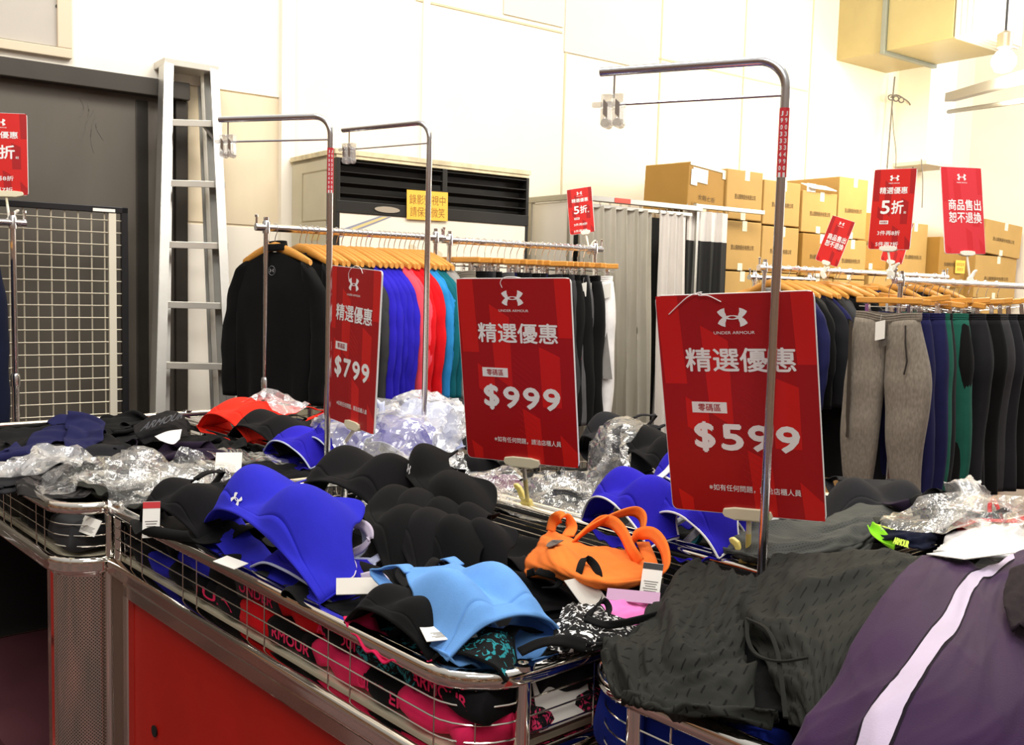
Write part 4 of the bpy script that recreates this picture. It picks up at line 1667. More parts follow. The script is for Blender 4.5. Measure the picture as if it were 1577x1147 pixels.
def basket(label, path, radii, closed_base, posts, wires=True, shelf=None, columns=(), panels=(), dark=(), verts=None):
    """path: (s,t) corners of the railed sides"""
    P = fillet_path(path, radii)
    root = thing('sale_basket', label, 'sale basket', at(ST(*path[0], 0)), 'chrome sale baskets')
    b_ = MB()
    b_.sweep(lift(P, RAILZ - .013), RAILP)
    b_.build('top_rail', CHROME, root, angle=60)
    b_ = MB()
    b_.sweep(lift(P, .722), LOWP)
    b_.build('bottom_rail', CHROME, root, angle=60)
    b_ = MB()
    for z in (.843, .8165, .790, .7645):
        b_.tube(lift(P, z), .0016, 5)
    # uprights in pairs along every side
    Q = np.array(P)
    L = np.concatenate([[0], np.cumsum(np.linalg.norm(np.diff(Q, axis=0), axis=1))])
    x = .052
    while x < L[-1] - .02:
        for e in (0, .066):
            if x + e < L[-1]:
                i = min(np.searchsorted(L, x + e) - 1, len(Q) - 2)
                f = (x + e - L[i]) / (L[i + 1] - L[i])
                q = Q[i] * (1 - f) + Q[i + 1] * f
                b_.tube([ST(q[0], q[1], .735), ST(q[0], q[1], .845)], .0015, 5)
        x += .2845
    b_.build('wire_mesh', WIRE, root)
    for (s, t) in posts:
        b_ = MB()
        b_.lathe([(.0125, .04), (.0125, .862), (.017, .865), (.017, .872), (.008, .873), (.007, .868), (.001, .868)], at(ST(s, t, 0)), 14)
        b_.lathe([(.010, 0), (.022, .006), (.022, .03), (.010, .04)], at(ST(s, t, 0)), 12)
        b_.build('post', CHROME, root, angle=50)
    if shelf:
        s0, s1, t0, t1 = shelf
        b_ = MB()
        b_.box(ST((s0 + s1) / 2, (t0 + t1) / 2, .733), D1 * (s1 - s0) / 2, D2 * (t1 - t0) / 2, UP * .006)
        b_.build('shelf', BOARD, root, smooth=False)
    for (cs, ct, r, a0, a1) in columns:
        b_ = MB()
        R = [[ST(cs + r * math.cos(a), ct + r * math.sin(a), z) for z in (.70, .06)] for a in np.linspace(a0, a1, 14)]
        b_.grid(R, uv=(.64, r * abs(a1 - a0)))
        b_.build('corner_column', PUNCH, root)
        b_ = MB()
        for zz in (.697, .07):
            b_.tube([ST(cs + (r + .001) * math.cos(a), ct + (r + .001) * math.sin(a), zz) for a in np.linspace(a0, a1, 14)], .006, 6)
        b_.build('column_band', CHROME, root)
    for (s0, t0, s1, t1, m, nm) in panels:
        A, B = ST(s0, t0, 0), ST(s1, t1, 0)
        dx = (B - A) / np.linalg.norm(B - A)
        nz = np.cross(dx, UP)
        w = np.linalg.norm(B - A)
        b_ = MB()
        c = (A + B) / 2 - nz * .012
        b_.box(c + UP * .38, dx * (w / 2), nz * .004, UP * .31)
        b_.build(nm, m, root, smooth=False)
        b_ = MB()
        for (x0, x1, z0, z1) in ((0, .028, .06, .70), (w - .028, w, .06, .70), (0, w, .67, .702), (0, w, .06, .09)):
            b_.box(A + dx * (x0 + x1) / 2 + UP * (z0 + z1) / 2, dx * (x1 - x0) / 2, nz * .009, UP * (z1 - z0) / 2)
        b_.build('panel_frame', CHROME, root, smooth=False, bevel=.003)
    return root


DARKP = mat('black_board', '0b090a', .7)
A0, A1 = -1.545, -.07
# A: left front basket
ba = basket('chrome sale basket at the left front with a rounded punched-metal corner', [(A0, .715), (A0, -.10), (A1, -.10), (A1, .715), (A0, .715)], [0, .09, .10, 0, 0], None,
            [(A1, .005), (A1, .32), (A1, .62), (A0, .005), (A0, .62)], shelf=(A0 + .02, A1 - .02, -.08, .70),
            columns=[(A1 - .10, 0.0, .095, -PI / 2, 0)],
            panels=[(A1, .005, A1, .70, DARKP, 'side_board'), (A0, .715, A1, .715, DARKP, 'back_board'), (A0, .01, A0, .70, DARKP, 'end_board')])  # near-black boards added to make the open interior read dark
b_ = MB()
b_.box(ST((A0 + A1) / 2, .3, .075), D1 * .72, D2 * .39, UP * .012)
b_.build('floor_board', mat('maroon_board', '5d2f38', .6, 0, .08, 4), ba, smooth=False)
b_ = MB()
b_.box(ST(A1 - .105, -.095, .38), D1 * .012, D2 * .008, UP * .32)
b_.box(ST(A1 - .135, -.085, .38), D1 * .004, D2 * .004, UP * .32)
b_.build('corner_stile', CHROME, ba, smooth=False)
b_ = MB()
b_.box(ST(-.86, -.09, .38), D1 * .015, D2 * .010, UP * .32)
b_.build('middle_stile', CHROME, ba, smooth=False)
# B: middle front basket
bb = basket('chrome sale basket in the middle front with a red front board', [(-.032, .80), (-.032, 0), (1.294, 0), (1.294, .80), (-.032, .80)], [0, 0, .09, .09, 0], None,
            [(-.022, .010), (1.294, .094), (1.294, .40), (1.294, .71), (-.022, .62)], shelf=(-.03, 1.27, .02, .78),
            columns=[(1.294 - .09, .09, .087, -PI / 2, 0)],
            panels=[(.045, 0, 1.19, 0, REDB, 'front_board'), (1.294, .10, 1.294, .70, DARKP, 'side_board')])
b_ = MB()
b_.box(ST(.005, -.001, .38), D1 * .036, D2 * .003, UP * .32)
b_.build('end_stile', mat('brushed_stile', (.34, .25, .2), .35, .8), bb, smooth=False)
b_ = MB()
hs = ST(.175, .0, 0)
u_ = atplane(240, 1125, ST(0, 0.008, 0), D2)
for q in (0,):
    b_.lathe([(.002, 0), (.011, 0), (.013, .002), (.013, .004)], frame(u_ + D2 * -.001, D1, UP, -D2), 16)
b_.build('finger_hole', mat('hole_black', '050303', .9), [q for q in kids(bb) if q.name.startswith('front_board')][0])
# C: right front basket
C0, C1 = 1.335, 2.35
bc = basket('chrome sale basket at the right front, heaped with the purple and the black tops', [(C0, .93), (C0, .155), (C1, .155), (C1, .93), (C0, .93)], [0, .11, .09, 0, 0], None,
            [(C0 + .115, .158), (C0, .84)], shelf=(C0 + .02, C1 - .02, .18, .91),
            columns=[(C0 + .11, .265, .107, PI, 1.5 * PI)],
            panels=[(C0 + .13, .155, C1 - .1, .155, REDB, 'front_board')])
# D, E, F: the back row
bd = basket('chrome sale basket in the back row at left, below the shirt rack', [(A0, .750), (A1 - .005, .750), (A1 - .005, 1.50), (A0, 1.50), (A0, .750)], [0, 0, .0, .09, 0], None,
            [(A1 - .005, .84), (A1 - .005, 1.40), (A0, .84), (A0, 1.40)], shelf=(A0 + .02, A1 - .03, .76, 1.48))
be = basket('chrome sale basket in the middle of the back row, full of bagged bras', [(-.036, .835), (1.294, .835), (1.294, 1.58), (-.036, 1.58), (-.036, .835)], [0, 0, 0, 0, 0], None,
            [(-.034, .92), (1.294, .92), (-.034, 1.48), (1.294, 1.48)], shelf=(-.03, 1.27, .85, 1.56))
bf = basket('chrome sale basket at the right of the back row, behind the black perforated top', [(1.335, .968), (2.5, .968), (2.5, 1.66), (1.335, 1.66), (1.335, .968)], [0, 0, 0, 0, 0], None,
            [(1.335, 1.05), (1.335, 1.56)], shelf=(1.35, 2.48, .98, 1.64))


# ================================================================ SIGN POLES, PRICE SIGNS
def sign_pole(label, s, t, ztop, end, zbase=.10, digits='J903334901', sticker=True):
    B = ST(s, t, 0)
    E = atz(end[0], end[1], ztop)
    a = E - ST(s, t, ztop)
    La = np.linalg.norm(a)
    a /= La
    r = .05
    root = thing('sign_pole', label, 'sign pole', at(B), 'chrome sign poles standing in the baskets')
    P = [B + UP * zbase, B + UP * 1.2, B + UP * (ztop - r)]
    for k in range(1, 9):
        f = k / 8 * PI / 2
        P.append(B + UP * (ztop - r + r * math.sin(f)) + a * r * (1 - math.cos(f)))
    P.append(B + UP * ztop + a * La)
    b_ = MB()
    b_.tube(P, .0085, 10, ref=np.cross(a, UP))
    b_.build('pole', STEEL, root)
    z2 = ztop - .062
    b_ = MB()
    b_.tube([B + UP * z2, B + UP * z2 + a * (La - .035)], .003, 6)
    b_.build('rod', STEEL, root)
    q = B + UP * (ztop - .055) + a * (La - .028)
    n = np.cross(a, UP)
    b_ = MB()
    b_.tube([q + UP * .05, q + UP * .005], .0022, 6)
    b_.build('clip_wire', STEEL, root)
    b_ = MB()
    for k in (-1, 1):
        c = q + a * .012 * k - UP * .012
        b_.box(c + UP * .012, a * .010, n * .011, UP * .012)
        b_.box(c - UP * .018, a * .011, n * .009, UP * .016)
        b_.box(c + UP * .006 + a * .02, a * .010, n * .006, UP * .005)
        b_.tube([c - UP * .03 - n * .012, c - UP * .03 + n * .012], .010, 8)
    cc_ = b_.build('clear_clip', CLEAR, root, smooth=False, bevel=.002)
    b_ = MB()
    for k in (-1, 1):
        c = q + a * .012 * k - UP * .010
        b_.box(c - UP * .006, a * .0045 + UP * .004, n * .012, UP * .014)
    b_.build('clip_spring', STEEL, cc_, smooth=False)
    if sticker:
        zt, zb = ztop - .085, ztop - .205
        b_ = MB()
        b_.lathe([(.0089, zb), (.0089, zt)], at(B), 14)
        st_ = b_.build('red_sticker', mat('sticker_red', 'd8303c', .5), root)
        v = CAMP - B
        v[2] = 0
        v /= np.linalg.norm(v)
        sx = np.cross(UP, v)
        b_ = None
        for k, ch in enumerate(digits):
            zc = zt - .006 - k * .0118
            V, F, asp = glyphs(ch, .03)
            for sh in (-.0042, .0042):
                m_ = MB()
                pts = [B + sx * (sh + (p[0] - .5) * .0052) + UP * (zc - .0085 + p[1] * .0085) + v * .0085 for p in V]
                pts = [B + UP * p[2] + (lambda d: d / np.linalg.norm(d) * .0092)((p - B) * [1, 1, 0]) for p in pts]
                if b_ is None:
                    b_ = MB()
                b_.add(pts, F)
        b_.build('sticker_digits', SIGN_W, st_, smooth=False)
    return root


sign_pole('chrome sign pole at left, standing before the $799 sign', -.075, .60, 1.847, (338, 184))
sign_pole('chrome sign pole in the middle, behind the big bag of blue bras', -.10, .95, 1.88, (528, 200), zbase=.1, sticker=False)
sign_pole('tallest-looking chrome sign pole at right, crossing in front of the $599 sign', 1.275, .70, 1.812, (925, 111))

FAC = [[(0, 1), (.145, 1), (.17, .60), (.02, .60)], [(.285, .865), (.46, .795), (.46, .405), (.31, .47)], [(.865, 1), (1, 1), (1, .69), (.885, .69)],
       [(.71, .64), (.885, .59), (.885, .315), (.72, .315)], [(.15, .54), (.30, .47), (.30, .345), (.15, .40)], [(.54, .30), (.69, .25), (.71, 0), (.57, 0)],
       [(.86, .17), (1, .08), (1, 0), (.88, 0)], [(.05, .10), (.15, .06), (.15, 0), (.07, 0)]]


def sign_board(name, label, cat, M, w, h, group, face=None, thick=.005, facets=True):
    face = face or (SIGN_D, SIGN_B)
    root = thing(name, label, cat, M, group)
    b_ = MB()
    rc = .012
    out = []
    for cx, cy, a0 in ((w / 2 - rc, rc, -90), (w / 2 - rc, h - rc, 0), (-w / 2 + rc, h - rc, 90), (-w / 2 + rc, rc, 180)):
        out += [(cx + rc * math.cos(math.radians(a0 + k * 22.5)), cy + rc * math.sin(math.radians(a0 + k * 22.5))) for k in range(5)]
    F2 = Matrix.Rotation(PI / 2, 4, 'X')        # sign plane: local x right, z up, front is -y
    b_.prism(out, F2 @ at((0, 0, -thick / 2)), thick)
    b_.build('foam_board', SIGN_W, root, world=False, smooth=False)
    e = .0012
    q = [(x * (1 - 2 * e / w), (y - h / 2) * (1 - 2 * e / h) + h / 2) for x, y in out]
    b_ = MB()
    b_.prism(q, F2 @ at((0, 0, thick / 2)), .0004)
    if facets:
        for k, f in enumerate(FAC):
            pts = [((x - .5) * (w - 3 * e), y * (h - 3 * e) + e * 1.5) for x, y in f]
            a = sum(pts[i][0] * pts[(i + 1) % 4][1] - pts[(i + 1) % 4][0] * pts[i][1] for i in range(4))
            b_.prism(pts if a > 0 else pts[::-1], F2 @ at((0, 0, thick / 2 + .0002)), .0004, 1)
        if cat == 'price sign':
            for k in range(26):                      # fine slanted lines of the print
                y0, x0 = .98 - k * .033, .43 + .003 * k
                p, p2 = ((x0 - .5) * w, y0 * h), ((x0 - .33) * w, (y0 - .085) * h)
                if p2[1] > .01 and not (.62 < y0 < .80):
                    b_.prism([p, (p[0], p[1] - .0011), (p2[0], p2[1] - .0011), p2], F2 @ at((0, 0, thick / 2 + .0005)), .0003, 2)
    b_.build('red_print', [face[0], face[1], SIGN_L], root, world=False, smooth=False)
    return root, M @ F2 @ at((0, 0, thick / 2 + .0009))


def clip_stand(label, M, top, foot, wide, root_m=CREAM, foot_m=YELLOWP, lever_side=-1, group='sign clip stands'):
    """plastic clip that grips a rail at foot and holds a sign at top"""
    top, foot = np.array(top), np.array(foot)
    root = thing('sign_clip', label, 'sign clip', at(foot), group)
    x = np.array([M[0][0], M[1][0], M[2][0]])
    n = np.array([M[0][1], M[1][1], M[2][1]])
    up = np.array([M[0][2], M[1][2], M[2][2]])
    Mt = frame(top, x, up, -n)
    w2 = wide / 2
    b_ = MB()
    o = [(-w2, -.002), (-w2 + .004, -.008), (-w2 * .5, -.014), (w2 * .5, -.014), (w2 - .004, -.008), (w2, -.002), (w2 * .94, .008), (w2 * .5, .0115), (-w2 * .5, .0115), (-w2 * .94, .008)]
    b_.prism(o, Mt @ at((0, 0, .003)), .007)
    b_.prism(o, Mt @ at((0, 0, -.010)), .007)
    b_.prism([(-w2 * .5, -.014), (w2 * .5, -.014), (w2 * .5, -.009), (-w2 * .5, -.009)], Mt @ at((0, 0, -.010)), .020)
    b_.build('holder_head', root_m, root, smooth=False, bevel=.0015)
    b_ = MB()
    t0 = top - up * .013
    mid = t0 + (foot - t0) * .33
    b_.tube([t0, mid], .0052, 10)
    b_.build('stem_tip', root_m, root)
    b_ = MB()
    b_.tube([mid, foot], .0054, 10)
    b_.lathe([(.004, -.008), (.008, -.006), (.008, .006), (.004, .008)], frame(foot - UP * .006, x, UP, np.cross(x, UP)), 12)
    b_.build('stem', foot_m, root)
    b_ = MB()
    s = lever_side
    Mf_ = frame(foot, x * (1 if s < 0 else -1), UP, np.cross(x * (1 if s < 0 else -1), UP))
    jaw = [(.010, .004), (.014, -.012), (.006, -.030), (-.006, -.037), (-.016, -.034), (-.022, -.022), (-.020, -.008), (-.012, .006), (-.004, .010)]
    b_.prism(jaw, Mf_ @ at((0, 0, -.009)), .018)
    cl_ = b_.build('clamp', foot_m, root, smooth=False, bevel=.003)
    b_ = MB()
    lev = [(-.012, -.004), (-.004, .006), (-.012, .022), (-.020, .034), (-.032, .042), (-.040, .040), (-.038, .032), (-.028, .024), (-.022, .008)]
    b_.prism(lev, Mf_ @ at((0, 0, -.007)), .014)
    b_.build('lever', foot_m, cl_, smooth=False, bevel=.003)
    return root


def price_sign(label, pos, eul, w, h, price, string_pts, group='red price signs on the baskets'):
    M = at(pos) @ euler3(*eul)
    root, Mt = sign_board('price_sign', label, 'price sign', M, w, h, group)
    X = lambda f: (f - .5) * w
    Y = lambda f: (1 - f) * h
    emblem(Mt, X(.50), Y(.105), w * .188, 0, SIGN_W, root)
    lettering('UNDER ARMOUR', Mt, X(.375), Y(.178), X(.635), Y(.165), .0003, SIGN_W, root, name='brand_lettering')
    lettering('精選優惠', Mt, X(.175), Y(.345), X(.875), Y(.237), .0003, SIGN_W, root, bold=.022, name='headline')
    b_ = MB()
    b_.prism([(X(.195), Y(.532)), (X(.425), Y(.532)), (X(.425), Y(.482)), (X(.195), Y(.482))], Mt, .0003)
    wb_ = b_.build('white_box', SIGN_W, root, smooth=False)
    lettering('零碼區', Mt, X(.235), Y(.524), X(.385), Y(.491), .0006, SIGN_D, wb_, bold=.012, name='box_lettering')
    lettering('$', Mt, X(.195), Y(.715), X(.335), Y(.572), .0003, SIGN_W, root, bold=.05, name='price_figure')
    for k, ch in enumerate(price):
        lettering(ch, Mt, X(.372 + .176 * k), Y(.702), X(.372 + .176 * k + .148), Y(.580), .0003, SIGN_W, root, bold=.05, name='price_figure')
    lettering('※如有任何問題，請洽店櫃人員', Mt, X(.27), Y(.893), X(.86), Y(.862), .0003, SIGN_W, root, bold=.005, name='small_print')
    P = [Mt @ Vector((X(a), Y(b), c)) for a, b, c in string_pts]
    b_ = MB()
    b_.tube(catmull([tuple(p) for p in P], 24), .0010, 5)
    b_.build('string', SIGN_W, root)
    return root, M


g1, M1 = price_sign('red price sign reading $599, the nearest, behind the right sign pole', (.463, 1.900, .973), (-32.0, 9.5, -3.4), .307, .435, '599',
                    [(.09, .085, .002), (.16, .045, .004), (.24, .005, .006), (.32, -.01, .002), (.30, .004, .004), (.36, .006, .004), (.44, .035, .003)])
g2, M2 = price_sign('red price sign reading $999, in the middle of the baskets', (.029, 2.300, .993), (-30.6, 7.0, -1.3), .302, .432, '999',
                    [(.42, .05, .002), (.41, .02, .003), (.45, -.005, .003), (.52, -.006, -.002), (.57, .0, -.006)])
g3, M3 = price_sign('red price sign reading $799, turned sideways before the shirt rack', (-.453, 2.750, 1.006), (-53.3, -.6, 3.0), .303, .437, '799',
                    [(.42, .09, .002), (.42, .03, .004), (.52, -.01, .003), (.62, -.004, .002), (.68, .03, .003)])
clip_stand('yellowed plastic clip on the basket rail under the $599 sign', M1, M1 @ Vector((.004, 0, .004)), ST(1.165, .815, .874), .100)
clip_stand('yellow plastic clip on the basket rail under the $999 sign', M2, M2 @ Vector((.004, 0, .003)), ST(.515, .815, .874), .098)
clip_stand('cream plastic clip with raised lever under the $799 sign', M3, M3 @ Vector((.035, 0, .006)), ST(-.26, .735, .874), .085, CREAM, CREAM, 1)
b_ = MB()
q = ST(-1.55, 1.40, .874)
b_.box(q, D1 * .012, D2 * .010, UP * .012)
b_.box(q - UP * .02, D1 * .018, D2 * .010, UP * .012)
tag(b_.build('plastic_clip', WHITEP, M=at(q), smooth=False, bevel=.003), 'small white plastic clip on the far rail left of the $799 sign', 'clip')


def small_sign(label, pos, eul, w, h, lines, M=None, face=(SIGN_B, SIGN_D), box=None, group='small red signs on the racks', facets=True):
    M = at(pos) @ euler3(*eul)
    root, Mt = sign_board('rack_sign', label, 'sign', M, w, h, group, face=face, facets=facets)
    emblem(Mt, 0, h * .885, w * .22, 0, SIGN_W, root)
    lettering('UNDER ARMOUR', Mt, -w * .13, h * .815, w * .13, h * .828, .0003, SIGN_W, root, bold=.02, name='brand_lettering')
    if box:
        b_ = MB()
        b_.prism([(box[0] * w, box[1] * h), (box[2] * w, box[1] * h), (box[2] * w, box[3] * h), (box[0] * w, box[3] * h)], Mt, .0003)
        wb_ = b_.build('white_box', SIGN_W, root, smooth=False)
        lettering('會員獨享', Mt, (box[0] + .02) * w, (box[1] + .008) * h, (box[2] - .02) * w, (box[3] - .008) * h, .0006, SIGN_D, wb_, bold=.01, name='box_lettering')
    for tx, x0, y0, x1, y1, bo in lines:
        lettering(tx, Mt, x0 * w, y0 * h, x1 * w, y1 * h, .0003, SIGN_W, root, bold=bo)
    return root, M


HALF = [('精選優惠', -.33, .69, .33, .775, .02), ('5', -.27, .44, -.05, .61, .035), ('折', -.02, .44, .27, .61, .025), ('起', .28, .445, .34, .475, .01),
        ('3件再8折', -.30, .175, .24, .235, .012), ('5件再7折', -.32, .035, .22, .095, .012)]
NORET = [('商品售出', -.36, .50, .44, .63, .02), ('恕不退換', -.36, .355, .44, .485, .02)]
s1, m1 = small_sign('red half price sign standing on the right rack rail, under the wall cables', (1.714, 4.600, 1.621), (-44, -1.2, 1.4), .197, .366, HALF, box=(-.27, .315, -.06, .36))
s2, m2 = small_sign('glare-paled red no-returns sign standing at the far right end of the racks', (2.247, 5.000, 1.628), (17, -7.9, -1.3), .247, .437, NORET,
                    face=(mat('sign_glare_red', 'd9323e', .45), mat('sign_glare_red2', 'd02631', .45)))  # paler reds put the washing-out by bright light into the print colour
s3, m3 = small_sign('small leaning half price sign beside the silver booth curtain', (.365, 5.49, 1.705), (-20, -6, -8.0), .142, .253, HALF, box=(-.27, .315, -.06, .36))
s4, m4 = small_sign('small no-returns sign tilted before the cartons', (1.742, 5.60, 1.582), (-35, -4, 18.0), .135, .262, NORET)
s5, m5 = small_sign('red half price sign cut by the left edge of the picture', (-2.157, 4.200, 1.728), (11, -3.2, -1.1), .214, .341, HALF, box=(-.27, .315, -.06, .36))
s6, m6 = small_sign('small no-returns sign mostly hidden behind the half price sign on the right rack', aty(1372, 404, 6.0), (-35, -4, 12), .13, .25, NORET)
PALEC = mat('milky_clip', 'f2ede0', .4)
clip_stand('white plastic clip holding the half price sign on the right rack', m1, m1 @ Vector((0, 0, .004)), np.array(m1 @ Vector((.02, 0, -.10))), .085, PALEC, PALEC, 1)
clip_stand('white plastic clip holding the no-returns sign at the far right', m2, m2 @ Vector((0.01, 0, .004)), np.array(m2 @ Vector((.02, 0, -.12))), .09, PALEC, PALEC, 1)
clip_stand('white plastic clip under the small leaning half price sign', m3, m3 @ Vector((.02, 0, .004)), np.array(m3 @ Vector((.03, 0, -.085))), .055, PALEC, PALEC, 1)
clip_stand('cream plastic clip under the small tilted no-returns sign', m4, m4 @ Vector((0, 0, .004)), np.array(m4 @ Vector((-.0, 0, -.05))), .05, PALEC, PALEC, 1)
clip_stand('cream plastic clip under the small sign hidden behind the half price sign', m6, m6 @ Vector((0, 0, .004)), np.array(m6 @ Vector((-.0, 0, -.05))), .05, PALEC, PALEC, 1)
clip_stand('cream plastic clip under the half price sign at the left edge', m5, m5 @ Vector((.02, 0, .006)), np.array(m5 @ Vector((.03, 0, -.10))), .14, CREAM, PALEC, 1)
# ================================================================ GARMENTS IN THE BASKETS
S0, S1, T0, T1, CELL = -1.80, 2.70, -.35, 1.85, .01
NS, NT_ = int(round((S1 - S0) / CELL)) + 1, int(round((T1 - T0) / CELL)) + 1
HF = np.full((NS, NT_), .86)          # things bunched in a basket do not slip out past its rails
_S, _T = np.meshgrid(S0 + CELL * np.arange(NS), T0 + CELL * np.arange(NT_), indexing='ij')


def st_of(P):
    v = np.asarray(P, float) - BO
    return np.stack([v @ D1, v @ D2, v[..., 2]], -1)


def world_of(Q):
    Q = np.asarray(Q, float)
    return BO + Q[..., 0:1] * D1 + Q[..., 1:2] * D2 + Q[..., 2:3] * UP


def pz(px, py, z):
    return st_of(atz(px, py, z))


def hf_at(s, t):
    i = np.clip(((s - S0) / CELL).round().astype(int), 0, NS - 1)
    j = np.clip(((t - T0) / CELL).round().astype(int), 0, NT_ - 1)
    return HF[i, j]


def splat(Q, add=.003):
    """raise the height map to the points Q (s, t, z)"""
    Q = np.asarray(Q).reshape(-1, 3)
    i = ((Q[:, 0] - S0) / CELL).round().astype(int)
    j = ((Q[:, 1] - T0) / CELL).round().astype(int)
    for a in (-1, 0, 1):
        for b_ in (-1, 0, 1):
            ii, jj = i + a, j + b_
            ok = (ii >= 0) & (ii < NS) & (jj >= 0) & (jj < NT_)
            np.maximum.at(HF, (ii[ok], jj[ok]), Q[ok, 2] + add)


def smooth01(x):
    x = np.clip(x, 0, 1)
    return x * x * (3 - 2 * x)


def mound(s0, s1, t0, t1, edge, top, seed, rim=.10):
    d = np.minimum(np.minimum(_S - s0, s1 - _S), np.minimum(_T - t0, t1 - _T))
    u, v = (_S - s0) / .5, (_T - t0) / .5
    z = edge + (top - edge) * smooth01(d / rim) + .012 * waves(u, v, seed, 5, .8, 2.5, ridge=False)
    m = d > 0
    HF[m] = np.maximum(HF[m], z[m])


def railband(s0, s1, t0, t1, w=.014, z=.874):
    for (a, b_, c, d) in ((s0 - w, s1 + w, t0 - w, t0 + w), (s0 - w, s1 + w, t1 - w, t1 + w), (s0 - w, s0 + w, t0, t1), (s1 - w, s1 + w, t0, t1)):
        m = (_S >= a) & (_S <= b_) & (_T >= c) & (_T <= d)
        HF[m] = np.maximum(HF[m], z)


HEAPM = mat('dark_heap_cloth', '111113', .9, 0, .25, 9, .3, 500, .02, .15)


def heap(label, s0, s1, t0, t1, edge, top, seed, m=None, rim=.1):
    """the tangled bottom of a basketful that nobody could count"""
    n, k = int((s1 - s0) / .022), int((t1 - t0) / .022)
    s, t = np.meshgrid(np.linspace(s0, s1, n), np.linspace(t0, t1, k), indexing='ij')
    d = np.minimum(np.minimum(s - s0, s1 - s), np.minimum(t - t0, t1 - t))
    z = edge + (top - edge) * smooth01(d / rim) + (.022 * waves((s - s0) / .45, (t - t0) / .45, seed, 9, 1, 6)) * smooth01(d / .05)
    z = np.where(d < 1e-6, .742, z)
    Q = np.stack([s, t, z], -1)
    b_ = MB()
    b_.grid(world_of(Q))
    o = b_.build('garment_heap', m or HEAPM, M=at(ST(s0, t0, .74)), angle=180)
    tag(o, label, 'clothes', None, 'stuff')
    HF[(_S > s0 - .02) & (_S < s1 + .02) & (_T > t0 - .02) & (_T < t1 + .02)] = 0
    splat(Q)
    railband(s0 - .018, s1 + .018, t0 - .018, t1 + .018)
    return o


def _fam(n, m):
    """independent distance constraint families of an n x m sheet"""
    out = []
    for a in (0, 1):
        out.append(((slice(None), slice(a, m - 1, 2)), (slice(None), slice(a + 1, m, 2)), 1.0))
        out.append(((slice(a, n - 1, 2), slice(None)), (slice(a + 1, n, 2), slice(None)), 1.0))
        out.append(((slice(a, n - 1, 2), slice(0, m - 1)), (slice(a + 1, n, 2), slice(1, m)), .5))
        out.append(((slice(a, n - 1, 2), slice(1, m)), (slice(a + 1, n, 2), slice(0, m - 1)), .5))
    for st_ in (0, 1, 2, 3):
        out.append(((slice(None), slice(st_, m - 2, 4)), (slice(None), slice(st_ + 2, m, 4)), 'b'))
        out.append(((slice(st_, n - 2, 4), slice(None)), (slice(st_ + 2, n, 4), slice(None)), 'b'))
    return out


def drape(rest, c, yaw, comp, seed, bend=.25, grips=9, steps=70, it=5, lift_=.05, puff=0.0, release=18):
    """let a flat sheet fall on the heap while hands bunch it up; rest (n,m,2) metres, c=(s,t), returns (n,m,3) in (s,t,z)"""
    n, m = rest.shape[:2]
    r = np.random.RandomState(seed)
    ca, sa = math.cos(math.radians(yaw)), math.sin(math.radians(yaw))
    R = np.array([[ca, -sa], [sa, ca]])
    ctr = rest.reshape(-1, 2).mean(0)
    X = np.zeros((n, m, 3))
    X[..., :2] = (rest - ctr) @ R.T + np.array(c[:2])
    u, v = np.meshgrid(np.linspace(0, 1, n), np.linspace(0, 1, m), indexing='ij')
    X[..., 2] = hf_at(X[..., 0], X[..., 1]) * .3 + HF_top(c, .15) * .7 + lift_ + .02 * waves(u, v, seed + 5, 6, .8, 3.5, ridge=False)
    if puff:
        X[..., 2] += puff * np.sin(PI * u) * np.sin(PI * v)
    fams = []
    for a, b_, k in _fam(n, m):
        if rest[a].size == 0:
            continue
        L = np.linalg.norm(rest[a] - rest[b_], axis=-1)
        if k == 'b':
            fams.append((a, b_, L, bend, True))
        else:
            fams.append((a, b_, L, k, False))
    gi = r.randint(0, n, grips)
    gj = r.randint(0, m, grips)
    ed = r.rand(grips) < .6
    gi = np.where(ed & (r.rand(grips) < .5), np.where(r.rand(grips) < .5, 0, n - 1), gi)
    gj = np.where(ed & (r.rand(grips) < .5), np.where(r.rand(grips) < .5, 0, m - 1), gj)
    src = X[gi, gj].copy()
    dst = src.copy()
    dst[:, :2] = np.array(c[:2]) + (src[:, :2] - np.array(c[:2])) * comp + r.normal(0, .03, (grips, 2))
    V = np.zeros_like(X)
    th = .005
    for k in range(steps):
        Xp = X.copy()
        V *= .93
        V[..., 2] -= .0011
        X = X + V
        f = min(1, (k + 1) / (steps - release))
        for q in range(it):
            for a, b_, L, kk, bd in fams:
                d = X[b_] - X[a]
                l = np.linalg.norm(d, axis=-1) + 1e-9
                e = (l - L) / l
                if bd:
                    e = np.minimum(e, 0) * kk
                else:
                    e = e * kk
                d = d * (0.5 * e)[..., None]
                X[a] += d
                X[b_] -= d
            if k < steps - release:
                tg = src + (dst - src) * f
                X[gi, gj, 0] = tg[:, 0]
                X[gi, gj, 1] = tg[:, 1]
        h = hf_at(X[..., 0], X[..., 1]) + th
        hit = X[..., 2] < h
        X[..., 2] = np.where(hit, np.minimum(h, Xp[..., 2] + .03), X[..., 2])
        X[..., :2] = np.where(hit[..., None], Xp[..., :2] + (X[..., :2] - Xp[..., :2]) * .35, X[..., :2])
        V = X - Xp
        sp = np.linalg.norm(V, axis=-1, keepdims=True)
        V *= np.minimum(1, .02 / (sp + 1e-9))
    h = hf_at(X[..., 0], X[..., 1]) + th
    X[..., 2] = np.maximum(X[..., 2], h)
    return X


def HF_top(c, rad):
    i, j = int((c[0] - S0) / CELL), int((c[1] - T0) / CELL)
    k = int(rad / CELL)
    return float(HF[max(0, i - k):i + k, max(0, j - k):j + k].max())


